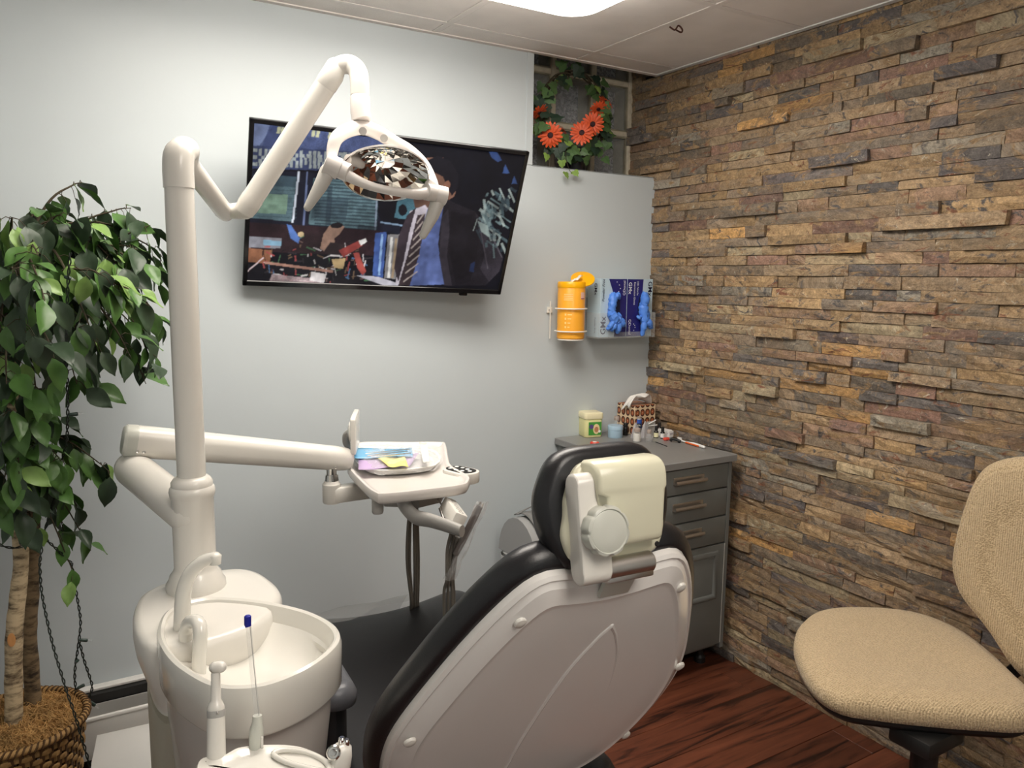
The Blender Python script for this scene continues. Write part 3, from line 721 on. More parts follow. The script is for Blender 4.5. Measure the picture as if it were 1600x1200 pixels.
# ------------------------------------------------------------------ operating light on its post
ol = thing('operating_light', 'white dental operating light with a mirrored dish on a jointed arm', 'dental light', (PX, PY, .84))
zt = U(276, 292, X=PX).z
obj('post', MB().lathe([(.0275, 1.03), (.0275, 1.30), (.0268, zt)], (PX, PY, 0), 28), 'plastic_white', ol)
obj('post_sleeve', MB().lathe([(.058, .845), (.058, .858), (.052, .868), (.050, .876), (.044, .884), (.0405, .892), (.0405, 1.035), (.043, 1.042), (.0445, 1.050), (.043, 1.058), (.040, 1.062), (.040, 1.070), (.035, 1.078), (.0285, 1.082)], (PX, PY, 0), 32), 'plastic_white', ol)
dp = (Vector((PX, PY, zt))-CAM).dot(CF)
el = [Vector((PX, PY, zt-.005)), Vector((PX, PY, zt+.035)), Vector((PX+.004, PY+.004, zt+.058)), Vector((PX+.018, PY+.02, zt+.070)), U(292, 250, D=dp+.05), U(299, 262, D=dp+.075)]
sp = spline(el, 6)
obj('post_elbow', MB().tube(sp, [.0285]*12+[.0285-.010*(i-12)/(len(sp)-12) for i in range(12, len(sp))], 22), 'plastic_white', ol, smooth=60)
j1 = U(352, 333, D=1.80); a0 = U(294, 256, D=dp+.06)
obj('lower_arm', MB().tube([a0, a0.lerp(j1, .03), a0.lerp(j1, .95), j1], [.019, .0205, .0205, .019], 20, roundcap=True), 'plastic_white', ol, smooth=60)
j2 = U(385, 325, D=1.78)
obj('arm_joint', MB().tube([U(345, 331, D=1.80), U(358, 330, D=1.80), U(372, 330, D=1.79), U(384, 328, D=1.78)], [.015, .017, .019, .021], 18, roundcap=True), 'plastic_white', ol, smooth=60)
a1 = U(523, 112, D=1.70); a_s = U(381, 331, D=1.78)
obj('upper_arm', MB().tube([a_s, a_s.lerp(a1, .05), a_s.lerp(a1, .10), a_s.lerp(a1, .11), a_s.lerp(a1, .90)], [.022, .0245, .0245, .0235, .0235], 22), 'plastic_white', ol, smooth=40)
obj('arm_cap', MB().tube([a_s.lerp(a1, .90), a_s.lerp(a1, .905), a_s.lerp(a1, .98), U(524, 106, D=1.70)], [.0235, .0245, .0245, .022], 22, roundcap=True), 'plastic_white', ol, smooth=60)
nk = [U(524, 106, D=1.70), U(536, 101, D=1.70), U(549, 102, D=1.70), U(559, 112, D=1.695), U(562, 128, D=1.69), U(562.5, 150, D=1.69)]
sp = spline(nk, 7)
obj('neck_elbow', MB().tube(sp, [.019+.0015*min(1, i/12) for i in range(len(sp))], 22), 'plastic_cream' if False else 'plastic_white', ol, smooth=60)
obj('neck_sleeve', MB().tube([U(562.5, 150, D=1.69), U(562.6, 152, D=1.69), U(563, 176, D=1.69), U(566, 188, D=1.69)], [.0198, .0212, .0212, .022], 22), 'plastic_pinkish', ol)
# head: yoke, joints, handles, dish
DL = 1.62
JL = U(521, 260, D=DL); JR = U(677, 300, D=DL+.10)
hdv = (JR-JL).normalized()
yk = [U(519, 256, D=DL), U(519, 238, D=DL+.01), U(526, 216, D=DL+.02), U(545, 203, D=DL+.05), U(567, 199, D=DL+.08), U(590, 207, D=DL+.12), U(615, 222, D=DL+.15), U(640, 236, D=DL+.17), U(662, 256, D=DL+.17), U(676, 282, D=DL+.14), U(680, 297, D=DL+.105)]
sp = spline(yk, 6); n_ = len(sp)
obj('yoke', MB().tube(sp, [.0105+.009*math.sin(PI*i/(n_-1))**1.5 for i in range(n_)], 18, flat=.8), 'plastic_pinkish', ol, smooth=60)
def vent(px, py, dd):
    c = U(px, py, D=DL+dd); n = (CAM-c).normalized(); m = MB(); up_ = (CU - n*CU.dot(n)).normalized(); xx = up_.cross(n)
    M_ = frame(c, xx, up_, n)
    m.lathe([(.0085, 0), (.0085, .0012), (.0075, .0012), (.0075, .0002)], M=M_, n=20)
    for k in range(-3, 4): m.box((k*.002, 0, .0006), (.0008, 2*math.sqrt(.0075**2-(k*.002)**2), .001), M=M_ @ Matrix.Rotation(R(20), 4, 'Z'))
    return m
obj('vent', vent(567, 205, .052), 'plastic_grey', ol); obj('vent', vent(600, 216, .092), 'plastic_grey', ol)
# cross bar in front of the dish
cbp = spline([JL, U(548, 277, D=DL+.0), U(580, 291, D=DL+.01), U(615, 299, D=DL+.03), U(650, 303, D=DL+.06), JR], 6)
n_ = len(cbp)
obj('cross_bar', MB().tube(cbp, [.0155-.0065*math.sin(PI*i/(n_-1)) for i in range(n_)], 16), 'plastic_pinkish', ol, smooth=60)
def joint(a, b, r): return MB().tube([a, a.lerp(b, .04), a.lerp(b, .96), b], [r*.86, r, r, r*.9], 22, roundcap=False)
obj('handle_hub', joint(U(507, 254, D=DL-.01), U(531, 265, D=DL), .0225), 'plastic_pinkish', ol)
obj('handle_hub', joint(U(530, 264, D=DL), U(546, 271, D=DL), .0195), 'plastic_pinkish', ol)
obj('handle_hub', joint(U(664, 299, D=DL+.08), U(681, 303, D=DL+.10), .0185), 'plastic_pinkish', ol)
obj('handle_hub', joint(U(680, 303, D=DL+.10), U(697, 307, D=DL+.11), .0205), 'plastic_pinkish', ol)
mat('handle_grey', (.58, .56, .52), .3)
obj('handle', MB().tube([U(512, 268, D=DL), U(500, 292, D=DL), U(481, 324, D=DL)], [.0165, .014, .0085], 16, roundcap=True), 'handle_grey', ol, smooth=60)
obj('handle', MB().tube([U(685, 312, D=DL+.11), U(676, 337, D=DL+.11), U(661, 368, D=DL+.11)], [.0165, .014, .0085], 16, roundcap=True), 'handle_grey', ol, smooth=60)
dc = U(602, 273, D=DL+.075)
toc = (CAM-dc); toc.z = 0; toc.normalize()
dn = (toc*math.sin(R(30))-ZUP*math.cos(R(30))).normalized()      # dish looks down and towards the camera
dx = (hdv-dn*hdv.dot(dn)).normalized(); dy = dn.cross(dx)
DM = frame(dc, dx, dy, dn)
RAD, DEP = .092, .036
m = MB(); NR, rg = 5, random.Random(3)
rowsn = [1, 8, 14, 20, 26, 30]
def dz(r): return -DEP*(1-(r/RAD)**2)
pr = [0, .022, .040, .058, .075, RAD]
for k in range(1, 6):
    n_ = rowsn[k]
    for j in range(n_):
        a0_, a1_ = 2*PI*(j+.0)/n_, 2*PI*(j+1.0)/n_
        t1, t2 = rg.uniform(-.0015, .0015), rg.uniform(-.0015, .0015)
        q = [(pr[k-1], a0_, t1), (pr[k], a0_, t2), (pr[k], a1_, -t2), (pr[k-1], a1_, -t1)]
        if k == 1: q = [(0, 0, 0), (pr[1], a0_, t1), (pr[1], a1_, t2)]
        m.add([DM @ Vector((r_*math.cos(a_)*1.0, r_*math.sin(a_), dz(r_)+tt)) for r_, a_, tt in q], [tuple(range(len(q)))])
obj('reflector_dish', m, 'mirror', ol, smooth=0, fix=False)
obj('dish_back', MB().lathe([(RAD+.003, .0015), (RAD+.004, -.002), (RAD*.8, dz(RAD*.8)-.008), (RAD*.5, dz(RAD*.5)-.008), (RAD*.15, dz(0)-.008)], M=DM, n=40, cap0=False), 'plastic_pinkish', ol, smooth=60)
obj('dish_rim', MB().lathe([(RAD-.0005, .0), (RAD+.001, .002), (RAD+.003, .0016)], M=DM, n=40, cap0=False, cap1=False), 'chrome', ol)
obj('dish_bracket', MB().tube([U(543, 250, D=DL+.02), U(556, 252, D=DL+.04), U(566, 258, D=DL+.06)], [.012, .012, .008], 14), 'plastic_pinkish', ol)
obj('dish_bracket', MB().tube([U(677, 290, D=DL+.11), U(668, 283, D=DL+.10)], [.013, .009], 14), 'plastic_pinkish', ol)
# ------------------------------------------------------------------ instrument delivery arm and tray head
dl = thing('delivery_unit', 'white delivery arm with an instrument tray reaching towards the back wall', 'delivery unit', (PX, PY, .95))
S0 = Vector((PX-.005, PY+.0, 1.0)); q1 = U(208, 733, D=1.78)
obj('pivot_arm', MB().tube([S0, S0.lerp(q1, .5), q1], [.040, .040, .040], 26, roundcap=True), 'plastic_white', dl, smooth=60)
p_top = U(213, 716, D=1.78)
obj('pivot_pin', MB().tube([p_top+Vector((0, 0, -.03)), p_top+Vector((0, 0, .015))], .0165, 20), 'chrome', dl)
A = U(196, 688, D=1.76); B = U(548, 718, D=2.06)
ad = (B-A).normalized(); ay = ZUP.cross(ad).normalized(); az = ad.cross(ay)
AM = frame(A, ay, az, ad); LA = (B-A).length
rs = []
for d, w, h_ in ((-.004, .026, .030), (.0, .030, .0355), (.02, .031, .0365), (.05, .031, .0365), (LA*.5, .030, .034), (LA-.04, .029, .0315), (LA-.012, .028, .029), (LA, .022, .022)):
    rs.append([AM @ Vector((x*1.0, y*1.0, d)) for x, y in rrect(w*2, h_*2, w*.85, 7)])
ar = obj('balance_arm', MB().rings(rs), 'plastic_white', dl, smooth=50)
rs = [[AM @ Vector((x, y, -.006)) for x, y in rrect(.052, .060, .022, 7)], [AM @ Vector((x, y, .0005)) for x, y in rrect(.0605, .0715, .0255, 7)], [AM @ Vector((x, y, .022)) for x, y in rrect(.0628, .0738, .0265, 7)]]
obj('end_cap', MB().rings(rs), 'plastic_pale', ar, smooth=50)
for px in (222, 234, 527): 
    c = U(px, 704 if px < 300 else 728, D=1.70 if px < 300 else 2.0)
    # screw heads sit on the arm's camera-side flank
    t_ = (c-A).dot(ad); base = A+ad*t_+az*(-.018 if px < 300 else -.02)
    obj('screw', MB().lathe([(.0042, 0), (.0042, .002), (.0025, .0025), (.001, .001)], M=axis_frame(base-ay*.0285, base-ay*.06) if (CAM-base).dot(ay) < 0 else axis_frame(base+ay*.0285, base+ay*.06), n=12), 'steel_brushed', ar)
e1 = U(518, 748, D=2.03)
obj('end_pin', MB().tube([e1+Vector((0, 0, .035)), e1+Vector((0, 0, -.005))], .0135, 18).tube([e1+Vector((0, 0, .012)), e1+Vector((0, 0, -.022))], [.017, .0195], 18), 'chrome', dl)
TZ = .985
e2 = U(518, 757, D=2.03)
obj('pivot_housing', MB().lathe([(.022, e2.z-.048), (.0235, e2.z-.044), (.0235, e2.z+.002), (.020, e2.z+.006), (.019, e2.z+.010)], (e2.x, e2.y, 0), 24).span((e2.x-.002, e2.y-.024, e2.z-.047), (e2.x+.16, e2.y+.02, e2.z-.006), .005, 2), 'plastic_white', dl)
to = [(552, 692), (640, 690), (690, 690), (697, 694), (703, 722), (713, 731), (732, 742), (733, 750), (722, 757), (660, 765), (600, 771), (586, 769), (570, 758), (548, 735), (543, 724)]
tp = [U(x, y, Z=TZ) for x, y in to]
tout = [(p.x, p.y) for p in resample(spline([(p.x, p.y, 0) for p in tp], 5, True), 90, True)]
rs = []
for off, zz in ((-.015, -.030), (-.004, -.026), (0, -.018), (0, -.006), (-.002, -.001), (-.006, .0), (-.010, -.001), (-.013, -.006), (-.018, -.010), (-.03, -.011), (-.06, -.011)):
    rs.append([(p[0], p[1], TZ+zz) for p in offset2(tout, off)])
th = obj('tray_head', MB().rings(rs), 'plastic_pinkish', dl, smooth=50)
lo = [U(x, y, Z=TZ-.03) for x, y in ((556, 735), (600, 768), (655, 770), (690, 762), (700, 745), (640, 715), (570, 718))]
obj('head_body', MB().prism([(p.x, p.y) for p in lo], TZ-.07, TZ-.026, bev=.004), 'plastic_grey', dl)
kc = U(590, 788, D=1.86)
obj('tray_knob', MB().lathe([(.012, -.022), (.014, -.018), (.014, .012), (.010, .018)], (kc.x, kc.y, kc.z), 18), 'plastic_grey', dl)
# key pad on the right of the tray
k0 = U(733, 738, Z=TZ-.004); k1 = U(708, 732, Z=TZ-.004)
kd = (k0-k1).normalized(); ky = ZUP.cross(kd)
KM = frame(k1.lerp(k0, .5)+Vector((0, 0, -.028)), kd, ky, ZUP)
kp_ = obj('key_pad', MB().prism(rrect(.105, .072, .034, 8), 0, .03, KM, bev=.004), 'plastic_white', dl)
obj('key_panel', MB().prism(rrect(.09, .054, .026, 8), .0295, .0308, KM), 'black_plastic', kp_)
for (x_, y_) in ((-.028, .012), (-.028, -.012), (-.008, .014), (-.006, -.013), (.012, .012), (.014, -.010), (.030, .002)):
    obj('key', MB().lathe([(.0058, .0305), (.0058, .0316), (.004, .0322)], (x_, y_, 0), 14, M=KM), 'white_plain', kp_)
# small film viewer on a bent arm behind the tray
v0 = U(541, 700, D=2.10)
vw = [U(548, 700, D=2.14), U(541, 692, D=2.13), U(541, 680, D=2.12), U(548, 674, D=2.11)]
obj('viewer_arm', MB().tube(spline(vw, 6), .0095, 14), 'plastic_grey', dl, smooth=60)
vc = U(553, 674, D=2.10)
vn = (Vector((math.cos(R(-24)), math.sin(R(-24)), 0))).normalized(); vy = ZUP.cross(vn)
VM = frame(vc, vy, ZUP, vn)
vo = obj('film_viewer', MB().prism(rrect(.15, .098, .008, 4), -.004, .010, VM, bev=.003), 'plastic_white', dl)
obj('viewer_glass', MB().prism(rrect(.125, .078, .004, 4), .0095, .0112, VM), 'clear_plastic', vo)
obj('viewer_back', MB().lathe([(.030, -.004), (.026, -.012), (.012, -.016)], M=VM, n=20), 'plastic_white', vo)
# instrument holder: curved arm, block with slots
hk = [U(628, 775, D=1.90), U(634, 792, D=1.90), U(650, 808, D=1.88), U(672, 813, D=1.86), U(700, 822, D=1.82), U(722, 830, D=1.80)]
sp = spline(hk, 6); n_ = len(sp)
obj('holder_arm', MB().tube(sp, [.025-.008*i/n_ for i in range(n_)], 16, flat=.65), 'plastic_grey', dl, smooth=60)
hb0 = U(700, 800, D=1.86)
hx_ = (U(722, 815, D=1.80)-U(697, 780, D=1.93)).normalized(); hz_ = (ZUP*.85+CR*.45).normalized(); hy_ = hz_.cross(hx_).normalized(); hz_ = hx_.cross(hy_)
HM2 = frame(U(708, 801, D=1.87), hx_, hy_, hz_)
hb = obj('holder_block', MB().box((0, 0, 0), (.105, .034, .036), .005, 2, M=HM2), 'plastic_white', dl)
for k in range(5):
    obj('slot', MB().lathe([(.0075, 0), (.0075, .0012), (.0055, .0012), (.0055, .0002)], M=HM2 @ Matrix.Translation((-.040+.020*k, 0.0, .0175)), n=14), 'plastic_grey', hb)
obj('holder_rod', MB().tube([U(677, 768, D=1.95), U(692, 792, D=1.90)], .0022, 8).tube([U(688, 794, D=1.90), U(694, 810, D=1.88)], .005, 8), 'steel_brushed', dl)
# hoses hanging behind the chair
def hose(px, d0, wob=0):
    return spline([U(x, y, D=d0+.02*i) for i, (x, y) in enumerate(px)], 8)
for k, pts in enumerate((((642, 776), (637, 830), (636, 880), (642, 935)), ((643, 776), (641, 820), (640, 880), (644, 935)), ((646, 776), (647, 830), (648, 885), (648, 936)), ((648, 776), (650, 830), (651, 885), (651, 936)), ((651, 776), (653, 835), (654, 885), (653, 936)))):
    obj('hose', MB().tube(hose(pts+((pts[-1][0], 952),), 2.08+.008*k), .0042, 8), 'rubber_hose', dl, smooth=60)
for k, pts in enumerate((((705, 832), (699, 860), (698, 905), (694, 925)), ((709, 835), (703, 870), (701, 905), (700, 925)), ((713, 838), (707, 875), (705, 905), (706, 925)), ((716, 840), (711, 880), (708, 905), (709, 925)))):
    obj('hose', MB().tube(hose(pts+((pts[-1][0], 972),), 1.84+.01*k), .0042, 8), 'rubber_hose', dl, smooth=60)
# wrapped handpiece
w0 = U(712, 866, D=1.86); w1 = U(750, 790, D=1.84)
hw = thing('wrapped_handpiece', 'grey handpiece in a clear plastic sleeve standing in the tray holder', 'handpiece', w0)
obj('handle', MB().tube([w0, w0.lerp(w1, .3), w0.lerp(w1, .85), w1], [.0075, .0088, .0088, .008], 16), mat('handpiece_taupe', (.15, .13, .12), .4), hw)
obj('tip', MB().tube([w1, w1.lerp(U(753, 785, D=1.84), 1)], [.008, .006], 12), 'chrome', hw)
def slv(u, v):
    p = U(754, 784, D=1.84).lerp(U(702, 905, D=1.88), v)
    a = 2*PI*u; r_ = .0125+.003*math.sin(5*a+9*v)+.002*math.sin(14*v)
    return p+CR*r_*math.cos(a)+CF*r_*math.sin(a)
obj('sleeve', MB().grid(slv, 18, 24), 'wrap_film', hw, smooth=60, fix=False)

# ------------------------------------------------------------------ instrument pack lying on the tray
ip = thing('instrument_tray', 'white disposable tray of instruments wrapped in clear plastic', 'instrument tray', U(625, 735, Z=TZ))
c4 = [U(552, 728, Z=TZ), U(590, 742, Z=TZ), U(685, 733, Z=TZ), U(676, 706, Z=TZ), U(560, 703, Z=TZ)]
io = [(p.x, p.y) for p in resample(spline([(p.x, p.y, 0) for p in c4], 4, True), 60, True)]
io = offset2(io, -.012)
rs = []
for off, zz in ((-.02, .0), (-.012, .002), (0, .016), (.004, .018), (.002, .0195), (-.004, .017), (-.014, .005), (-.04, .005)):
    rs.append([(p[0], p[1], TZ-.008+zz) for p in offset2(io, off)])
obj('tray', MB().rings(rs), 'white_plain', ip, smooth=50)
def wrap(u, v):
    ang = 2*PI*u; k = .25+.75*v
    i = int(u*60) % 60; q = Vector(offset2(io, .008)[i]); ce_ = Vector((sum(p[0] for p in io)/60, sum(p[1] for p in io)/60))
    xy = ce_.lerp(q, k); rz = .033-.022*v**3+.004*math.sin(7*ang+11*v)+.003*math.sin(19*ang)
    return Vector((xy.x, xy.y, TZ-.008+rz))
obj('wrap', MB().grid(wrap, 60, 8), 'wrap_film', ip, smooth=60, fix=False)
def sheet(name, px, zz, m, parent, wav=.002):
    q = [U(x, y, Z=TZ+zz) for x, y in px]
    def fn(u, v):
        p = q[0].lerp(q[1], u).lerp(q[3].lerp(q[2], u), v); return p+Vector((0, 0, wav*math.sin(7*u+3*v)))
    return obj(name, MB().grid(fn, 10, 4), m, parent, smooth=60, fix=False, thick=.0008)
mat('pouch_blue', srgb(120, 185, 225), .35); mat('card_lilac', srgb(190, 165, 205), .6); mat('card_yellow', srgb(240, 230, 140), .6)
pouch = sheet('instrument_pouch', ((545, 701), (644, 700), (645, 713), (552, 716)), .022, 'pouch_blue', None)
tag(pouch, 'light blue sterilising pouch on the wrapped tray', 'pouch')
card = sheet('lilac_card', ((560, 716), (655, 708), (640, 728), (560, 734)), .014, 'card_lilac', None); tag(card, 'lilac paper card inside the wrapped tray', 'card')
card = sheet('yellow_card', ((590, 716), (632, 713), (638, 729), (607, 729)), .020, 'card_yellow', None); tag(card, 'pale yellow paper card lying on the wrapped tray', 'card')
lab = sheet('paper_strip', ((655, 692), (667, 692), (672, 722), (661, 722)), .030, 'paper_white', None, .001); tag(lab, 'white paper strip standing at the end of the wrapped tray', 'paper strip')
for k, (x0, y0, x1, y1) in enumerate(((571, 709, 640, 702), (574, 712, 637, 705), (580, 714, 642, 708))):
    o = obj('dental_instrument', MB().tube([U(x0, y0, Z=TZ+.029), U((x0+x1)/2, (y0+y1)/2, Z=TZ+.030), U(x1, y1, Z=TZ+.029)], [.0014, .0024, .0014], 8), 'steel_brushed')
    tag(o, 'slim steel dental instrument on the blue pouch, '+('nearest the back wall', 'the middle one', 'nearest the yellow card')[k], 'dental instrument', 'instruments on the blue pouch')
# ------------------------------------------------------------------ television, tilted forward on the back wall
TW, TH = .885, .512
TC = Vector((-1.262, -.182, 1.677)); TR = (Matrix.Rotation(R(-6.95), 3, 'Z') @ Matrix.Rotation(R(22.0), 3, 'X') @ Matrix.Rotation(R(1.8), 3, 'Y'))
TX, TY, TZV = TR @ Vector((1, 0, 0)), TR @ Vector((0, 1, 0)), TR @ Vector((0, 0, 1))
TM = frame(TC, TX, TZV, -TY)          # local x right, y up, z out of the screen
tv = thing('television', 'black flat-screen television showing a film scene, tilted forward on the wall', 'television', TC)
obj('back_case', MB().box((0, 0, -.022), (TW-.02, TH-.02, .03), .012, 3, M=TM).box((0, -.07, -.044), (TW*.6, TH*.55, .02), .008, 2, M=TM), 'black_plastic', tv)
bz = MB(); bw = .014
bz.box((0, TH/2-bw/2, -.002), (TW, bw, .016), .002, 1, M=TM).box((0, -TH/2+bw*.65, -.002), (TW, bw*1.3, .016), .002, 1, M=TM)
for k in (-1, 1): bz.box((k*(TW/2-bw/2), 0, -.002), (bw, TH, .016), .002, 1, M=TM)
obj('bezel', bz, 'black_gloss', tv)
obj('power_sensor', MB().box((.30, -TH/2-.004, -.002), (.03, .012, .012), .003, 2, M=TM), 'black_gloss', tv)
wc = TC+TM.to_3x3() @ Vector((0, 0, -.05))
obj('wall_bracket', MB().span((wc.x-.15, -.012, 1.55), (wc.x+.15, -.002, 1.75), .003, 1).tube([(wc.x, -.01, 1.65), wc], .018, 12), 'black_plastic', tv)
# the picture: a painted grid of points on the screen, given in points of the photograph and laid onto the screen plane
SX, SY, NXg, NYg = TW-2*bw+.002, TH-2.3*bw+.002, 430, 250
sy0 = .15*bw
def pix2uv(x, y):
    d = CF+(x-800)/F_PX*CR-(y-600)/F_PX*CU; n = -TY; P = CAM+d*((TC-CAM).dot(n)/d.dot(n)); q = P-TC
    return ((q.dot(TX))/SX+.5)*NXg, ((q.dot(TZV)-sy0)/SY+.5)*NYg
YY, XX = np.mgrid[0:NYg+1, 0:NXg+1].astype(float)
IMG = np.zeros((NYg+1, NXg+1, 3)); IMG[:] = srgb(7, 9, 20)
prs = np.random.RandomState(5)
def fill(poly, col, alpha=1.0, tex=0.0, raw=False):
    P = poly if raw else [pix2uv(*p) for p in poly]
    xs = [p[0] for p in P]; ys = [p[1] for p in P]
    x0, x1, y0, y1 = max(0, int(min(xs))), min(NXg, int(max(xs))+1), max(0, int(min(ys))), min(NYg, int(max(ys))+1)
    if x1 <= x0 or y1 <= y0: return
    X = XX[y0:y1+1, x0:x1+1]; Y = YY[y0:y1+1, x0:x1+1]; ins = np.zeros(X.shape, bool); n = len(P)
    for i in range(n):
        ax, ay_ = P[i]; bx, by = P[(i+1) % n]
        if abs(by-ay_) < 1e-9: continue
        c = ((ay_ > Y) != (by > Y)) & (X < (bx-ax)*(Y-ay_)/(by-ay_)+ax); ins ^= c
    c = np.array(srgb(*col)); a = alpha*ins[..., None]
    if tex: c = c*(1+tex*prs.uniform(-1, 1, X.shape)[..., None])
    IMG[y0:y1+1, x0:x1+1] = IMG[y0:y1+1, x0:x1+1]*(1-a)+c*a
def line(p, q, w, col, alpha=1.0):
    d = (q[0]-p[0], q[1]-p[1]); L = math.hypot(*d) or 1; n = (-d[1]/L*w/2, d[0]/L*w/2)
    fill([(p[0]+n[0], p[1]+n[1]), (q[0]+n[0], q[1]+n[1]), (q[0]-n[0], q[1]-n[1]), (p[0]-n[0], p[1]-n[1])], col, alpha)
def ell(cx, cy, rx, ry, col, alpha=1.0, rot=0.0, tex=0):
    c, s = math.cos(rot), math.sin(rot)
    fill([(cx+rx*math.cos(a)*c-ry*math.sin(a)*s, cy+rx*math.cos(a)*s+ry*math.sin(a)*c) for a in [2*PI*k/28 for k in range(28)]], col, alpha, tex)
# sign with lettering
fill([(380, 180), (600, 205), (600, 262), (560, 268), (380, 262)], (66, 84, 136), 1, .25)
fill([(380, 180), (425, 186), (408, 232), (380, 228)], (120, 140, 190), .8, .1)
fill([(430, 190), (470, 195), (440, 232), (405, 228)], (44, 58, 104), .7)
fill([(380, 226), (600, 240), (600, 268), (380, 263)], (46, 60, 104), .9, .15)
FONT = {'E': '111100111100111', 'X': '101101010101101', 'T': '111010010010010', 'R': '110101110101101', 'M': '10001110111010110001', 'I': '1' * 5, 'N': '1001110110111001', 'A': '010101111101101', 'O': '111101101101111', 'S': '111100111001111'}
x = 388.0
for ch in 'EXTERMINATORS':
    w = 13.5 if ch != 'I' else 4.6
    if ch == 'M': w = 18
    if ch in 'M': cells = ['10001', '11011', '10101', '10101', '10001']
    elif ch == 'N': cells = ['1001', '1101', '1101', '1011', '1001']
    elif ch == 'I': cells = ['1']*5
    else: cells = [FONT[ch][3*i:3*i+3] for i in range(5)]
    cw = w/len(cells[0])
    for r_ in range(5):
        for c_, b_ in enumerate(cells[r_]):
            if b_ == '1':
                xx = x+c_*cw; yy = 231.5+r_*5.4+(xx-390)*.045
                fill([(xx, yy), (xx+cw+.4, yy), (xx+cw+.2, yy+5.6), (xx-.2, yy+5.6)], (168, 178, 172), .8, .12)
    x += w+2.6
for xx, yy in ((434, 198), (440, 198), (488, 203), (495, 204), (514, 206)): fill([(xx, yy), (xx+5, yy+.5), (xx+3, yy+11), (xx-2, yy+10)], (200, 200, 140), .85)
# windows with blinds
fill([(380, 264), (575, 274), (600, 365), (380, 352)], (18, 22, 40))
fill([(396, 272), (464, 276), (455, 346), (392, 340)], (78, 112, 122), 1, .2)
fill([(396, 272), (464, 276), (461, 292), (396, 288)], (40, 66, 84), .7)
for k in range(11): line((397, 277+k*6), (463, 280+k*6), 1.6, (56, 86, 96), .7)
fill([(405, 302), (450, 304), (447, 335), (402, 332)], (128, 170, 128), .65, .1)
line((467, 268), (457, 348), 3.2, (196, 205, 220)); line((480, 268), (474, 352), 3, (90, 106, 150))
fill([(490, 278), (592, 285), (588, 360), (482, 350)], (74, 108, 116), 1, .2)
fill([(490, 308), (545, 310), (540, 345), (486, 340)], (36, 56, 70), .6)
for k in range(15): line((491, 281+k*5.2), (591, 287+k*5.2), 2.4, (30, 48, 60), .75)
fill([(512, 290), (520, 290), (516, 352), (508, 352)], (30, 48, 62), .6)
line((590, 285), (586, 362), 2.5, (140, 155, 180), .7)
fill([(560, 350), (610, 358), (606, 372), (556, 364)], (14, 16, 30), .6)
# lower wall, table with gadgets
fill([(375, 346), (600, 360), (600, 400), (375, 392)], (44, 24, 30), 1, .2)
fill([(375, 368), (440, 372), (438, 388), (375, 386)], (140, 140, 150), .8, .1)
fill([(412, 374), (440, 377), (439, 384), (411, 382)], (110, 170, 200), .9)
fill([(378, 386), (424, 391), (421, 412), (376, 408)], (150, 88, 44), 1, .12)
fill([(375, 412), (424, 414), (600, 424), (620, 446), (375, 440)], (22, 20, 28))
for k in range(170):
    a, b = prs.uniform(410, 572), prs.uniform(370, 440)
    if b < 378 + 12*math.sin(a*.09): continue
    col = [(200, 190, 190), (180, 60, 60), (60, 120, 70), (220, 210, 205), (120, 90, 60), (70, 120, 170), (20, 20, 26), (120, 90, 80), (12, 12, 18), (16, 14, 20), (50, 44, 50)][prs.randint(11)]
    ang = prs.uniform(-.5, .5) if prs.rand() < .6 else prs.uniform(1.2, 1.9); l_ = prs.uniform(4, 16)
    line((a, b), (a+l_*math.cos(ang), b+l_*math.sin(ang)), prs.uniform(1, 2.6), col, .85)
line((414, 410), (520, 424), 4, (176, 120, 96)); line((386, 424), (412, 402), 2, (220, 190, 190))
fill([(448, 350), (455, 352), (468, 372), (466, 380), (454, 372)], (60, 110, 190)); ell(470, 366, 5, 4, (200, 170, 110))
fill([(425, 428), (500, 436), (498, 446), (420, 440)], (190, 160, 160), .8, .3); fill([(486, 424), (510, 428), (506, 442), (484, 438)], (225, 215, 212), .9)
fill([(500, 388), (505, 366), (515, 352), (530, 348), (538, 354), (530, 366), (522, 372), (524, 388), (512, 396)], (166, 122, 96), 1, .12)
ell(526, 352, 10, 4.5, (26, 20, 24), 1, -.1); fill([(516, 378), (540, 382), (530, 398), (505, 394)], (46, 32, 34))
fill([(529, 391), (562, 375), (567, 383), (536, 402)], (150, 44, 34)); fill([(560, 376), (571, 372), (573, 377), (564, 384)], (220, 215, 210))
fill([(552, 395), (560, 394), (572, 424), (566, 430), (558, 418)], (168, 56, 42)); fill([(518, 405), (540, 403), (536, 420), (522, 418)], (196, 160, 90))
fill([(556, 430), (590, 432), (632, 446), (600, 446)], (190, 184, 196), .9)
# gas cylinders
fill([(586, 364), (604, 362), (598, 434), (582, 430)], (44, 84, 160)); line((597, 366), (592, 430), 3.5, (120, 165, 220))
fill([(606, 366), (626, 366), (618, 436), (600, 434)], (120, 116, 116)); line((612, 370), (607, 434), 4, (200, 196, 190)); line((619, 372), (613, 434), 4, (150, 124, 90)); fill([(590, 344), (626, 350), (624, 366), (588, 360)], (20, 24, 40)); line((594, 347), (628, 352), 2.5, (110, 140, 170))
fill([(622, 308), (662, 312), (652, 345), (616, 340)], (56, 118, 136), .9, .2); ell(629, 328, 7, 9, (16, 18, 26))
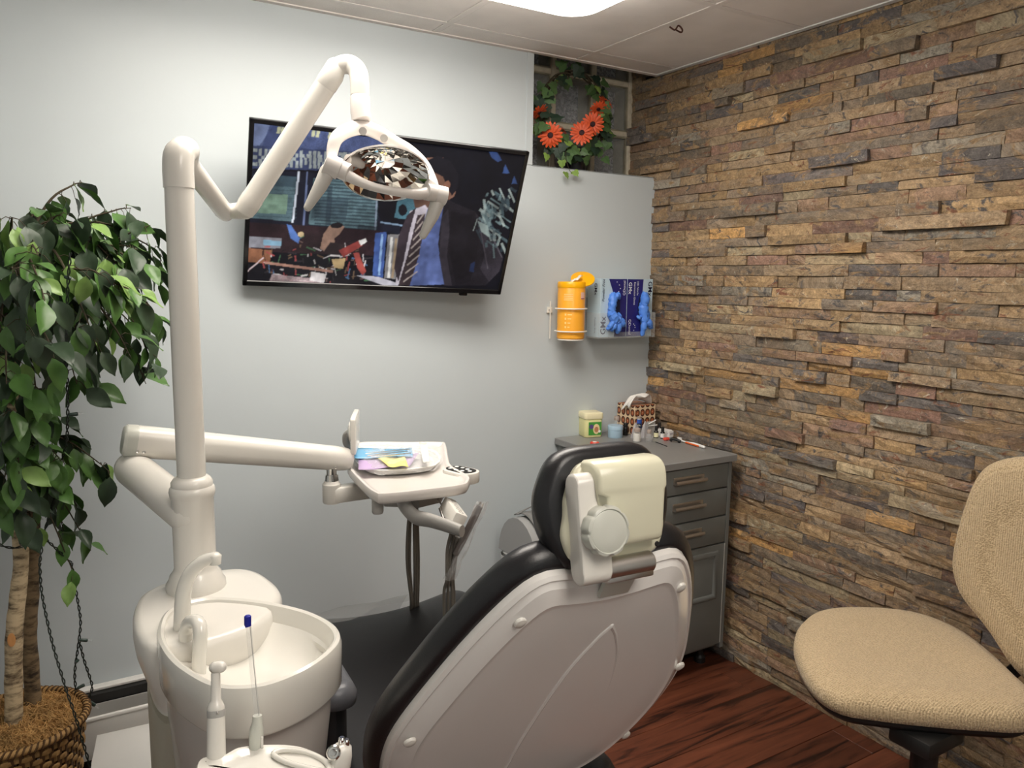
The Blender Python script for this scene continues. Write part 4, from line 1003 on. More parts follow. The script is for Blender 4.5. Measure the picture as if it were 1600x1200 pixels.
# man in a dark jacket, seen from the side
fill([(652, 258), (668, 246), (692, 246), (708, 260), (715, 284), (710, 306), (696, 316), (668, 318), (650, 300)], (150, 98, 70))
fill([(664, 252), (684, 243), (704, 252), (716, 272), (716, 292), (706, 306), (698, 292), (692, 276), (676, 268)], (24, 22, 32)); ell(698, 290, 5, 8, (176, 108, 72), 1, .3)
fill([(644, 304), (660, 308), (676, 316), (670, 328), (648, 324)], (96, 62, 44))
fill([(640, 330), (664, 320), (672, 330), (652, 375), (640, 440), (618, 444), (625, 380)], (182, 170, 180), 1, .08)
fill([(668, 326), (694, 308), (700, 330), (688, 380), (700, 444), (640, 446), (655, 370)], (78, 100, 166), 1, .06)
fill([(652, 336), (664, 334), (662, 360), (654, 400), (640, 446), (622, 446), (636, 400)], (58, 44, 48))
for k in range(8): line((630+k*3, 440-k*13), (652+k*1.5, 424-k*13), 2.2, (178, 160, 150), .7)
fill([(636, 336), (650, 324), (640, 360), (630, 410), (622, 440), (616, 420), (622, 370)], (54, 42, 50))
fill([(694, 308), (712, 318), (742, 330), (760, 352), (774, 378), (786, 402), (780, 424), (758, 446), (694, 446), (690, 420), (684, 380), (690, 340)], (30, 26, 34), 1, .3)
fill([(742, 332), (760, 352), (774, 378), (786, 402), (780, 424), (764, 440), (750, 420), (758, 396), (748, 360)], (52, 46, 56), .8, .25)
fill([(704, 330), (740, 336), (748, 380), (735, 440), (712, 446), (702, 390)], (20, 17, 24), .8, .2)
fill([(690, 340), (700, 326), (702, 360), (698, 400), (706, 446), (694, 446), (686, 400)], (52, 46, 56)); line((748, 345), (762, 420), 1.5, (90, 82, 92), .6); line((770, 372), (784, 402), 1.6, (110, 104, 116), .6); fill([(735, 412), (742, 408), (740, 425), (733, 424)], (20, 40, 80))
# pale teal shards of broken glass and blue triangles behind him
for k in range(130):
    t_ = prs.rand(); a, b = 742+58*prs.rand(), 292+90*t_
    if abs((a-772)-12*math.sin(b*.05)) > 26*(1-abs(t_-.45)*.9): continue
    l_ = prs.uniform(5, 24); ang = prs.choice([1.15, 1.9, .6, 1.5])
    line((a, b), (a+l_*math.cos(ang), b+l_*math.sin(ang)), prs.uniform(1.5, 5), [(120, 150, 152), (80, 108, 114), (170, 186, 178), (50, 70, 80)][prs.randint(4)], .55)
fill([(746, 345), (762, 352), (766, 372), (752, 362)], (160, 180, 172), .7); fill([(764, 237), (776, 237), (784, 250), (778, 253), (768, 246)], (40, 80, 150)); fill([(789, 256), (796, 271), (785, 270)], (40, 82, 150)); fill([(803, 274), (808, 287), (799, 287)], (36, 72, 130))
def lowf(nx_, ny_):
    g = prs.rand(ny_+2, nx_+2); yy_ = np.linspace(0, ny_, NYg+1); xx_ = np.linspace(0, nx_, NXg+1); iy = yy_.astype(int); ix = xx_.astype(int); fy = (yy_-iy)[:, None]; fx_ = (xx_-ix)[None, :]
    fy = fy*fy*(3-2*fy); fx_ = fx_*fx_*(3-2*fx_)
    return g[iy][:, ix]*(1-fy)*(1-fx_)+g[iy+1][:, ix]*fy*(1-fx_)+g[iy][:, ix+1]*(1-fy)*fx_+g[iy+1][:, ix+1]*fy*fx_
IMG *= ((.55+.75*lowf(14, 8))*(.75+.5*lowf(60, 34)))[..., None]
lum = (IMG @ np.array([.25, .6, .15]))[..., None]; IMG = lum*.28+IMG*.72
for _ in range(1):   # soften one step
    IMG[1:-1, 1:-1] = (IMG[1:-1, 1:-1]*4+IMG[:-2, 1:-1]+IMG[2:, 1:-1]+IMG[1:-1, :-2]+IMG[1:-1, 2:])/8
attr_mat('screen_picture', rough=.25, emit=1.0, spec=.12)
m = MB(); m.grid(lambda u, v: TM @ Vector(((u-.5)*SX, (v-.5)*SY+sy0, .0015)), NXg, NYg); m.c = IMG.reshape(-1, 3)
obj('screen', m, 'screen_picture', tv, smooth=0, fix=False)

# ------------------------------------------------------------------ grey cabinet in the corner
CT = .842; cx0, cx1, cyf = -.478, -.040, -.563
cab = thing('drawer_cabinet', 'grey painted metal cabinet with three drawers and a door in the corner', 'cabinet', ((cx0+cx1)/2, -.29, 0))
obj('top', MB().span((cx0, cyf-.012, CT-.026), (cx1+.002, -.004, CT), .002, 1), 'cabinet_top_grey', cab)
fx = cyf+.006
bd_ = MB().span((cx0+.012, fx, .075), (cx0+.024, -.01, CT-.026)).span((cx1-.026, fx-.004, .075), (cx1-.008, -.01, CT-.026), .0015, 1).span((cx0+.024, -.022, .075), (cx1-.026, -.01, CT-.026)).span((cx0+.024, fx+.02, .075), (cx1-.026, -.022, .087)).span((cx0+.024, fx+.02, .10), (cx1-.026, fx+.03, CT-.03))
obj('carcass', bd_, 'cabinet_grey', cab, smooth=0)
zz = [.813, .716, .608, .500]
for k in range(3):
    d = obj('drawer', MB().span((cx0+.026, fx-.004, zz[k+1]+.0025), (cx1-.028, fx+.016, zz[k]-.0025), .0025, 2), 'cabinet_grey', cab)
    xa, xb, zm = cx0+.135, cx0+.285, zz[k]-.043
    hp_ = MB()
    hp_.rings([[(xx, fx-.004, zm-.014), (xx, fx-.022, zm-.010), (xx, fx-.026, zm-.004), (xx, fx-.022, zm+.003), (xx, fx-.019, zm+.002), (xx, fx-.021, zm-.004), (xx, fx-.018, zm-.008), (xx, fx-.004, zm-.011)] for xx in (xa, xb)])
    hp_.span((xa, fx-.007, zm-.014), (xb, fx-.004, zm+.014), .001, 1)
    obj('handle', hp_, 'steel_brushed', d, smooth=20)
dr = obj('door', MB().span((cx0+.026, fx-.004, .095), (cx1-.028, fx+.016, zz[3]-.003), .0025, 2), 'cabinet_grey', cab)
x0_, x1_, z0_, z1_ = cx0+.085, cx1-.082, .305, .452
fo = [[(x0_-o_, fx-.004-h_, z0_-o_), (x1_+o_, fx-.004-h_, z0_-o_), (x1_+o_, fx-.004-h_, z1_+o_), (x0_-o_, fx-.004-h_, z1_+o_)] for o_, h_ in ((.022, 0), (.018, .006), (.011, .008), (.004, .005), (0, 0))]
obj('raised_frame', MB().rings(fo, True, False, False), 'cabinet_grey', dr, smooth=60)
obj('worn_edge', MB().span((cx1-.0285, fx-.0055, .10), (cx1-.0265, fx-.0035, zz[3]-.004)), 'bare_edge', dr, smooth=0)
for x_ in (cx0+.06, cx1-.06):
    for y_ in (cyf+.07, -.08): obj('foot', MB().lathe([(.022, 0), (.022, .02), (.014, .03), (.012, .076)], (x_, y_, 0), 16), 'black_plastic', cab)

# ------------------------------------------------------------------ things on the cabinet
def on_top(px, py): return U(px, py, Z=CT)
mat('jar_yellow', srgb(222, 218, 160), .3); mat('jar_lid_cream', srgb(245, 236, 196), .3); mat('label_green', srgb(70, 150, 60), .5)
p = on_top(922, 681); jy = thing('ointment_jar', 'square pale yellow jar with a cream lid and green picture label', 'jar', p)
JM = Matrix.Translation(p) @ Matrix.Rotation(R(-14), 4, 'Z')
obj('body', MB().prism(rrect(.078, .078, .014, 4), 0, .078, JM, bev=.006), 'jar_yellow', jy)
obj('lid', MB().prism(rrect(.084, .084, .014, 4), .076, .102, JM, bev=.004), 'jar_lid_cream', jy)
LM = JM @ Matrix.Translation((.004, -.0393, .038)) @ Matrix.Rotation(R(90), 4, 'X')
lb = obj('label', MB().prism(rrect(.056, .054, .001, 1), 0, .0006, LM), 'label_green', jy, smooth=0)
obj('label_face', MB().lathe([(.017, .0005), (.017, .0010), (.016, .0011)], M=LM @ Matrix.Translation((.006, -.002, 0)) @ Matrix.Diagonal((.85, 1.25, 1, 1)), n=24), mat('cream_print', srgb(232, 210, 160), .5), lb)
obj('label_portrait', MB().lathe([(.0105, .0011), (.0105, .0014)], M=LM @ Matrix.Translation((.006, -.004, 0)) @ Matrix.Diagonal((.85, 1.1, 1, 1)), n=20), mat('skin_print', srgb(190, 130, 95), .5), lb)
obj('label_disc', MB().lathe([(.0095, .0005), (.0095, .0012)], M=LM @ Matrix.Translation((-.016, .008, 0)), n=20), mat('purple_print', srgb(90, 70, 130), .5), lb)
obj('label_spot', MB().lathe([(.0055, .0005), (.0055, .0014)], M=LM @ Matrix.Translation((.020, -.012, 0)), n=16), 'white_plain', lb)
mat('tub_blue', srgb(168, 196, 216), .35)
p = on_top(961, 683); jb = thing('round_tub', 'round pale blue lidded tub beside the yellow jar', 'tub', p)
obj('body', MB().lathe([(.029, 0), (.030, .002), (.030, .032)], p, 28), 'tub_blue', jb); obj('lid', MB().lathe([(.0305, .032), (.0315, .033), (.0315, .047), (.030, .050), (.010, .0508)], p, 28), 'tub_blue', jb)
p = on_top(929, 697); rc = thing('screw_top', 'small red screw cap in front of the yellow jar', 'cap', p)
mat('cap_red', srgb(226, 62, 44), .3)
obj('skirt', MB().lathe([(.0175, 0), (.0178, .002), (.0178, .014), (.016, .0165), (.004, .017)], p, 24), 'cap_red', rc); obj('cap_print', MB().lathe([(.009, .0168), (.009, .0173)], p, 16), 'white_plain', rc)
def bottle(name, label, px, py, r, h, body, capm, capr, caph, fillm=None, fillh=0, cat='bottle', z0=None, group=None):
    p = on_top(px, py); t = thing(name, label, cat, p, group)
    obj('body', MB().lathe([(r*.92, 0), (r, .002), (r, h*.72), (r*.9, h*.8), (capr*.9, h*.9), (capr*.9, h)], p, 20), body, t)
    obj('cap', MB().lathe([(capr, h-.002), (capr*1.02, h), (capr, h+caph*.8), (capr*.85, h+caph)], p, 18), capm, t)
    if fillm: obj('contents', MB().lathe([(r*.88, .002), (r*.9, .004), (r*.9, fillh)], p, 18), fillm, t)
    return t, p
mat('powder_white', (.75, .73, .68), .8); mat('cap_taupe', srgb(170, 155, 145), .5); mat('bottle_dark', (.012, .011, .010), .25); mat('label_cream', srgb(236, 232, 190), .5); mat('label_white', srgb(232, 230, 228), .5)
bottle('powder_bottle', 'small clear bottle of white powder with a taupe cap', 995, 690, .0165, .043, 'clear_plastic', 'cap_taupe', .0125, .012, 'powder_white', .034)
bottle('liquid_bottle', 'small clear liquid bottle with a grey cap beside the powder bottle', 1014, 690, .0135, .036, 'clear_plastic', 'cap_taupe', .0085, .013)
bottle('glass_bottle', 'clear glass bottle with a grey cap behind the blue tub', 963, 679, .014, .064, 'clear_plastic', 'cap_taupe', .0115, .014)
t, p = bottle('blue_label_tub', 'white pot with a blue label and black letters, behind the powder bottle', 996, 679, .017, .074, 'white_plain', 'cap_taupe', .017, .006, cat='pot')
obj('label', MB().lathe([(.0172, .03), (.0172, .067)], p, 24, cap0=False, cap1=False), mat('label_blue', srgb(58, 96, 186), .4), t)
toc2 = (CAM-p); toc2.z = 0; toc2.normalize(); tx2 = ZUP.cross(toc2)
PM = frame(p+Vector((0, 0, .042))+toc2*.0178+tx2*.004, tx2, ZUP, toc2)
obj('black_patch', MB().prism(rrect(.020, .016, .001, 1), -.001, 0, PM), 'black_plastic', t, smooth=0); text_part('letters', 'MA', .011, PM, 'white_plain', t)
t, p = bottle('dark_bottle', 'small black bottle half hidden behind the blue tub', 977, 680, .011, .040, 'bottle_dark', 'black_plastic', .009, .012)
t, p = bottle('dropper_bottle', 'black dropper bottle with a cream label', 1025, 684, .0095, .034, 'bottle_dark', 'black_plastic', .0065, .016)
obj('label', MB().lathe([(.0097, .004), (.0097, .022)], p, 20, cap0=False, cap1=False), 'label_cream', t)
t, p = bottle('dropper_bottle', 'black dropper bottle with a white label', 1035, 685, .0095, .032, 'bottle_dark', 'black_plastic', .0065, .016)
obj('label', MB().lathe([(.0097, .004), (.0097, .022)], p, 20, cap0=False, cap1=False), 'label_white', t)
t, p = bottle('dropper_bottle', 'black dropper bottle behind the two labelled droppers', 1030, 679, .0095, .036, 'bottle_dark', 'black_plastic', .0065, .016)
for k, (px, py, w, d, h_, lab_) in enumerate(((1047, 681, .034, .05, .028, 'small white carton next to the dropper bottles'), (1060, 679, .026, .075, .026, 'small white carton against the stone wall'))):
    p = on_top(px, py); p.x = min(p.x, -.03-w/2)
    o = thing('carton', lab_, 'carton', p, 'cartons on the cabinet')
    BMx = Matrix.Translation(p) @ Matrix.Rotation(R(4), 4, 'Z')
    obj('box', MB().box((0, .01, h_/2), (w, d, h_), .001, 1, M=BMx), 'label_white', o); obj('print_band', MB().box((0, .01-d/2-.0002, h_*.55), (w*.7, .0005, h_*.25), M=BMx), mat('print_grey%d' % k, srgb(170, 165, 170), .5), o, smooth=0)
# tissue box in the corner
def tissue_pattern():
    m, t, b = nt('tissue_pattern'); tc = t.nodes.new('ShaderNodeTexCoord'); v = t.nodes.new('ShaderNodeVectorMath'); v.operation = 'MULTIPLY'; v.inputs[1].default_value = (36, 36, 27)
    t.links.new(tc.outputs['Object'], v.inputs[0])
    def ch(ax_off):
        a = t.nodes.new('ShaderNodeVectorMath'); a.operation = 'ADD'; a.inputs[1].default_value = (ax_off, ax_off, ax_off); t.links.new(v.outputs[0], a.inputs[0])
        f = t.nodes.new('ShaderNodeVectorMath'); f.operation = 'FRACTION'; t.links.new(a.outputs[0], f.inputs[0])
        s = t.nodes.new('ShaderNodeVectorMath'); s.operation = 'SUBTRACT'; s.inputs[1].default_value = (.5, .5, .5); t.links.new(f.outputs[0], s.inputs[0])
        sx = t.nodes.new('ShaderNodeSeparateXYZ'); t.links.new(s.outputs[0], sx.inputs[0])
        cm = t.nodes.new('ShaderNodeCombineXYZ'); sx2 = t.nodes.new('ShaderNodeSeparateXYZ'); t.links.new(tc.outputs['Normal'], sx2.inputs[0]); ab = t.nodes.new('ShaderNodeMath'); ab.operation = 'ABSOLUTE'; t.links.new(sx2.outputs['X'], ab.inputs[0]); mxx = t.nodes.new('ShaderNodeMix'); t.links.new(ab.outputs[0], mxx.inputs[0]); t.links.new(sx.outputs['X'], mxx.inputs[2]); t.links.new(sx.outputs['Y'], mxx.inputs[3]); t.links.new(mxx.outputs[0], cm.inputs[0]); t.links.new(sx.outputs['Z'], cm.inputs[1])
        l = t.nodes.new('ShaderNodeVectorMath'); l.operation = 'LENGTH'; t.links.new(cm.outputs[0], l.inputs[0]); return l.outputs['Value']
    r = t.nodes.new('ShaderNodeValToRGB'); r.color_ramp.interpolation = 'CONSTANT'; e = r.color_ramp.elements
    e[0].position = 0; e[0].color = (*srgb(225, 180, 150), 1); e[1].position = .06; e[1].color = (*srgb(168, 96, 58), 1)
    for ps_, c_ in ((.26, (74, 40, 30)), (.43, (225, 200, 165))): q = e.new(ps_); q.color = (*srgb(*c_), 1)
    t.links.new(ch(0.0), r.inputs['Fac']); t.links.new(r.outputs[0], b.inputs['Base Color']); b.inputs['Roughness'].default_value = .5
tissue_pattern()
tb = thing('tissue_box', 'brown and orange patterned tissue box in the cabinet corner', 'tissue box', (-.105, -.065, CT))
TBM = Matrix.Translation((-.100, -.062, CT)) @ Matrix.Rotation(R(3), 4, 'Z')
obj('box', MB().box((0, 0, .062), (.116, .112, .124), .002, 1, M=TBM), 'tissue_pattern', tb, origin=TBM @ Vector((0, 0, 0)))
def tis(u, v):
    x = -.075+.13*u; y = -.035+.05*v; z_ = .124+.045*math.sin(PI*u)**.7*(1-.4*v)+.012*math.sin(9*u+5*v)-.05*max(0, .25-u)
    return TBM @ Vector((x, y-.02*math.sin(PI*u), z_))
tis_ = obj('tissue', MB().grid(tis, 18, 8), 'paper_white', tb, smooth=70, fix=False, thick=.0006)
# two folded translucent bags and a mixing pad
for k, (px, py, h_, lab_) in enumerate(((968, 676, .062, 'grey translucent folded bag behind the round blue tub'), (983, 677, .066, 'grey translucent folded bag beside the blue labelled pot'))):
    p = on_top(px, py)
    if p.y > -.155: p.y = -.150-.012*k; p.x = -.175+.04*k
    o = obj('folded_bag', MB().rings([[p+Vector((-.026, .0, 0)), p+Vector((.026, .004, 0)), p+Vector((.02, -.016, 0)), p+Vector((-.018, -.016, 0))], [p+Vector((-.016, .0, h_*.6)), p+Vector((.016, .002, h_*.6)), p+Vector((.010, -.009, h_*.6)), p+Vector((-.010, -.009, h_*.6))], [p+Vector((-.003, 0, h_)), p+Vector((.003, 0, h_)), p+Vector((.002, -.002, h_)), p+Vector((-.002, -.002, h_))]]), mat('bag_grey%d' % k, (.36, .35, .36), .35), smooth=0)
    tag(o, lab_, 'bag')
p = Vector((-.098, -.155, CT))
mp_ = thing('mixing_spatula', 'white handled spatula leaning on a grey pad beside the blue labelled pot', 'spatula', p)
obj('pad', MB().box((0, 0, .030), (.036, .010, .060), .001, 1, M=Matrix.Translation(p) @ Matrix.Rotation(R(-8), 4, 'Z')), 'plastic_grey', mp_)
obj('blade', MB().tube([p+Vector((-.022, -.008, .052)), p+Vector((.018, -.008, .066))], .0026, 8), 'white_plain', mp_); obj('stick', MB().tube([p+Vector((-.022, -.009, .044)), p+Vector((.026, -.009, .045))], .0022, 8), 'white_plain', mp_)
# red clip, black brush tips, tweezers, toothbrush
p = on_top(1041, 688); o = obj('red_clip', MB().box(p+Vector((0, 0, .006)), (.026, .016, .012), .004, 2), mat('clip_red', srgb(235, 90, 75), .35)); tag(o, 'small coral red clip in front of the dropper bottles', 'clip')
p0, p1 = on_top(1048, 691), on_top(1061, 692)
o = obj('black_clip', MB().tube(spline([p0+Vector((0, 0, .006)), p0.lerp(p1, .3)+Vector((0, .008, .012)), p0.lerp(p1, .7)+Vector((0, 0, .012)), p1+Vector((0, -.008, .007))], 5), .006, 8).sphere(p1+Vector((0, 0, .007)), .007, 10, 6), 'black_plastic', smooth=60); tag(o, 'small black rubber clip beside the toothbrush', 'clip')
p0, p1 = on_top(1021, 690), on_top(1042, 698)
o = thing('tweezers', 'thin dark steel tweezers lying on the cabinet top', 'tweezers', p0)
obj('arm', MB().tube([p0+Vector((0, 0, .002)), p1+Vector((0, 0, .002))], .0016, 6), 'black_plastic', o); obj('arm', MB().tube([p0+Vector((0, .004, .002)), p1+Vector((.002, .001, .002))], .0014, 6), 'plastic_grey', o)
p0, p1 = on_top(1061, 690), on_top(1100, 701)
p0.x = min(p0.x, -.055); p1.x = min(p1.x, -.07)
o = thing('toothbrush', 'orange and white toothbrush lying on the cabinet edge', 'toothbrush', p0)
obj('handle', MB().tube([p0.lerp(p1, .3)+Vector((0, 0, .006)), p0.lerp(p1, .6)+Vector((0, 0, .008)), p1+Vector((0, 0, .006))], [.003, .0058, .0055], 10, roundcap=True), 'white_plain', o, smooth=60)
obj('grip', MB().tube([p0.lerp(p1, .30)+Vector((-.004, -.002, .0055)), p0.lerp(p1, .8)+Vector((-.004, -.002, .0055))], [.0034, .004], 8, roundcap=True), mat('grip_orange', srgb(240, 110, 50), .35), o, smooth=60)
obj('neck', MB().tube([p0+Vector((0, 0, .006)), p0.lerp(p1, .33)+Vector((0, 0, .006))], [.004, .003], 8, roundcap=True), 'white_plain', o, smooth=60)
obj('bristles', MB().box(p0+Vector((.002, 0, .012)), (.008, .02, .010), .001, 1), 'white_plain', o)
# ------------------------------------------------------------------ wipes canister in a wire rack on the back wall
cc = Vector((-.463, -.078, 1.252))
mat('can_orange', srgb(245, 172, 52), .3); mat('lid_orange', srgb(252, 180, 10), .3); mat('wire_white', (.76, .74, .68), .35); mat('label_pink', srgb(235, 190, 175), .5)
can = thing('wipes_canister', 'orange yellow wipes canister with its round lid flipped open', 'canister', cc)
RC = .054
obj('can', MB().lathe([(RC*.94, 0), (RC, .004), (RC, .198), (RC*.98, .200)], cc, 36), 'can_orange', can)
obj('collar', MB().lathe([(RC*1.015, .198), (RC*1.03, .200), (RC*1.03, .216), (RC*.97, .222), (RC*.5, .223)], cc, 36), 'lid_orange', can)
lc = cc+Vector((.048, -.006, .232)); ln = Vector((-.32, -.50, .80)).normalized()
LFm = axis_frame(lc, lc+ln)
obj('flip_lid', MB().lathe([(.044, -.003), (.047, -.001), (.047, .003), (.044, .0045), (.02, .0035)], M=LFm, n=32), 'lid_orange', can)
def wip(u, v): return cc+Vector((-.018+.05*u, -.03+.02*v, .220+.026*u+.004*math.sin(9*u+6*v)))
obj('wipe', MB().grid(wip, 8, 4), 'paper_white', can, smooth=70, fix=False, thick=.0008)
tocan = (CAM-cc); tocan.z = 0; tocan.normalize(); ta = math.atan2(tocan.y, tocan.x)
def wrapped(a0, a1, z0, z1, name, m, parent, rr=None):
    rr = rr or RC+.0006; n = 8
    mb = MB().grid(lambda u, v: cc+Vector((rr*math.cos(ta+R(a0+(a1-a0)*u)), rr*math.sin(ta+R(a0+(a1-a0)*u)), z0+(z1-z0)*v)), n, 1)
    return obj(name, mb, m, parent, smooth=60, fix=False)
wrapped(42, 66, .155, .182, 'price_label', 'label_pink', can); wrapped(43, 65, .156, .159, 'label_stripe', mat('stripe_red', srgb(150, 40, 30), .5), can, RC+.001)
mat('pale_print', srgb(252, 214, 140), .4)
for k in range(4): wrapped(-32, 6, .172-.007*k, .1755-.007*k, 'print_line', 'pale_print', can)
for k in range(4): wrapped(-26, -19, .092-.016*k, .100-.016*k, 'print_dot', 'pale_print', can); wrapped(-14, 4-3*k, .094-.016*k, .098-.016*k, 'print_line', 'pale_print', can)
rk = thing('wire_rack', 'white wire wall rack holding the orange wipes canister', 'rack', (cc.x, -.06, cc.z-.008))
def ringw(z_, rr=.062):
    pts = [cc+Vector((rr*math.cos(a), rr*math.sin(a), z_)) for a in [2*PI*k/40 for k in range(41)]]
    return MB().tube(pts, .0028, 8, cap=False)
for z_ in (.030, .118): obj('ring', ringw(z_), 'wire_white', rk, smooth=60)
obj('base_ring', ringw(-.003, .050).tube([cc+Vector((-.05, 0, -.003)), cc+Vector((.05, 0, -.003))], .0025, 8), 'wire_white', rk, smooth=60)
for a in (150, 30): 
    q = cc+Vector((.062*math.cos(R(a)), .062*math.sin(R(a)), 0)); q.y = -.012
    obj('upright', MB().tube([q+Vector((0, 0, -.003)), q+Vector((0, 0, .145))], .0028, 8), 'wire_white', rk)
    obj('wall_tab', MB().span((q.x-.012, -.010, cc.z+.098), (q.x+.012, -.001, cc.z+.122), .002, 1), 'wire_white', rk)
    obj('tab_screw', MB().lathe([(.004, 0), (.003, .002)], M=axis_frame((q.x-.003, -.010, cc.z+.11), (q.x-.003, -.02, cc.z+.11)), n=10), 'plastic_grey', rk)

# ------------------------------------------------------------------ two glove boxes in a clear wall holder
mat('box_ice', srgb(186, 208, 220), .4); mat('box_navy', srgb(36, 34, 110), .4); mat('ink_navy', srgb(18, 20, 60), .5); mat('glove_blue', srgb(86, 140, 232), .45, bump=.3, bscale=90); mat('box_hole', srgb(24, 28, 60), .7); mat('print_white', srgb(225, 228, 240), .5)
GX = [-.338, -.203, -.066]; GZ0, GZ1, GYF, GYB = 1.254, 1.488, -.100, -.012
def glove_box(i, label):
    x0, x1 = GX[i]+.001, GX[i+1]-.001; w = x1-x0
    b = thing('glove_box', label, 'glove box', ((x0+x1)/2, (GYF+GYB)/2, GZ0), 'glove boxes on the wall')
    obj('carton', MB().span((x0, GYF, GZ0), (x1, GYB, GZ1), .001, 1), 'box_ice', b)
    FM = frame(((x0+x1)/2, GYF, (GZ0+GZ1)/2), Vector((1, 0, 0)), Vector((0, 0, 1)), Vector((0, -1, 0)))
    hh = (GZ1-GZ0)/2
    if i == 0: poly = [(-w*.5+.042, hh), (w/2, hh), (w/2, -hh), (-.004, -hh), (.0, -.04), (-.004, .02), (-.006, .055)]; poly = [(-.026, hh-.001), (-.006, hh-.05), (.014, .0), (.010, -.07), (.006, -hh+.001), (w/2-.0005, -hh+.001), (w/2-.0005, hh-.001)]
    else: poly = [(-w/2+.0005, hh-.001), (-w/2+.0005, -hh+.001), (.022, -hh+.001), (.004, -.05), (.0, 0), (.012, .06), (.016, hh-.001)]
    obj('navy_panel', MB().prism(poly, .0002, .0006, FM), 'box_navy', b, smooth=0)
    oo_ = [(.030*math.cos(2*PI*k/32)*(.95 if i else 1)+(.004 if i == 0 else .018), .062*math.sin(2*PI*k/32)+(.0 if i == 0 else .0)) for k in range(32)]
    obj('opening', MB().prism(oo_, .0007, .0010, FM), 'box_hole', b, smooth=0)
    return b, FM, w, hh
def fingers(b, FM, spec):
    x0_g = sum(p_[1][0][0] for p_ in spec)/len(spec)
    # crumpled glove pushed out of the slot: a puffy wad and hanging fingers
    for kind, pts, rr in spec:
        pth = spline([FM @ Vector((x0_g+(x-x0_g)*1.2, y, z_*1.15)) for x, y, z_ in pts], 5); rr *= 1.12
        n = len(pth); g = random.Random(int(1000*abs(pts[0][0]+pts[0][1]*3)))
        rad = [rr*(.75+.35*math.sin(PI*min(1, .15+i/n)))*(1+.10*g.uniform(-1, 1)) for i in range(n)]
        tb_ = MB().tube(pth, rad, 14, roundcap=True); am = .0016 if kind != 'finger' else .0008
        tb_.v = [tuple(v_[q]+am*(math.sin(v_[0]*410+v_[2]*260+q*2)+.6*math.sin(v_[2]*530-v_[0]*300+q)) for q in range(3)) for v_ in tb_.v]
        yield obj(kind, tb_, 'glove_blue', b, smooth=40)
LT = Matrix.Rotation(R(-90), 4, 'Z'); LU = Matrix.Rotation(R(90), 4, 'Z')
b, FM, w, hh = glove_box(0, 'pale blue and navy glove box nearer the canister, glove hanging out')
gl = thing('disposable_glove', 'bunched blue disposable glove in the slot of the glove box nearer the canister', 'glove', FM @ Vector((.0, -.03, .01)))
list(fingers(gl, FM, (('cuff', [(-.006, .050, .004), (-.012, .025, .012), (-.016, -.005, .013), (-.012, -.03, .013)], .014), ('palm', [(.020, .045, .003), (.008, .052, .010), (-.002, .036, .014)], .009), ('palm', [(-.016, -.02, .012), (-.008, -.04, .017), (.004, -.055, .017)], .017), ('palm', [(.014, -.03, .008), (.012, -.05, .014), (.004, -.062, .016)], .013),
   ('finger', [(-.014, -.055, .018), (-.022, -.068, .019), (-.030, -.080, .014)], .0095), ('finger', [(-.004, -.060, .019), (-.010, -.074, .020), (-.014, -.084, .015)], .0095), ('finger', [(.008, -.062, .018), (.010, -.080, .020), (.010, -.094, .014)], .0105), ('finger', [(.018, -.055, .015), (.028, -.062, .017), (.036, -.070, .012)], .010), ('finger', [(.016, -.048, .014), (.028, -.050, .016), (.034, -.055, .012)], .009))))
text_part('brand_print', 'GMx', .036, FM @ Matrix.Translation((-w/2+.017, -.070, .0007)) @ LU, 'ink_navy', b, bold=.012)
text_part('side_print', 'Powder Free', .017, FM @ Matrix.Translation((-w/2+.014, .070, .0007)) @ LU, 'ink_navy', b, shear=.25)
text_part('name_print', 'QDental', .017, FM @ Matrix.Translation((w/2-.014, .080, .0009)) @ LU, 'print_white', b)
SM = frame((GX[0]+.001, (GYF+GYB)/2, (GZ0+GZ1)/2), Vector((0, -1, 0)), Vector((0, 0, 1)), Vector((-1, 0, 0)))
text_part('brand_print', 'GMx', .024, SM @ Matrix.Translation((.012, .075, .0005)) @ LT, 'ink_navy', b, bold=.012)
text_part('side_print', 'Powder Free', .012, SM @ Matrix.Translation((.012, -.07, .0005)) @ LT, 'ink_navy', b)
for x_, y_ in ((.022, .104), (.034, .092), (.040, .078), (.032, .066)): obj('star_print', MB().prism([(.0022*math.cos(2*PI*k/8), .0022*math.sin(2*PI*k/8)) for k in range(8)], .0006, .0009, FM @ Matrix.Translation((x_-.008, y_, 0))), 'print_white', b, smooth=0)
b, FM, w, hh = glove_box(1, 'pale blue and navy glove box against the stone wall, glove hanging out')
gl = thing('disposable_glove', 'bunched blue disposable glove in the slot of the glove box by the stone wall', 'glove', FM @ Vector((.018, -.03, .01)))
list(fingers(gl, FM, (('cuff', [(.020, .052, .004), (.016, .030, .012), (.012, .008, .012)], .0155), ('cuff', [(.030, .045, .004), (.026, .02, .010)], .010), ('palm', [(.014, .010, .006), (.014, -.02, .010), (.014, -.048, .015)], .018), ('palm', [(.026, -.008, .006), (.026, -.035, .011), (.022, -.052, .014)], .012), ('finger', [(.002, -.036, .012), (-.008, -.040, .014), (-.014, -.034, .011)], .006),
   ('finger', [(.012, -.055, .017), (.010, -.075, .019), (.009, -.088, .017), (.008, -.108, .014)], .0105), ('finger', [(.022, -.052, .016), (.034, -.064, .018), (.046, -.080, .013)], .0115))))
text_part('brand_print', 'GMx', .030, FM @ Matrix.Translation((w/2-.016, .078, .0007)) @ LT, 'ink_navy', b, bold=.012)
text_part('brand_print', 'GMx', .024, FM @ Matrix.Translation((-w/2+.014, .080, .0009)) @ LT, 'print_white', b, bold=.012)
text_part('type_print', '100 Nitrile', .0135, FM @ Matrix.Translation((-w/2+.054, .080, .0009)) @ LT, 'print_white', b)
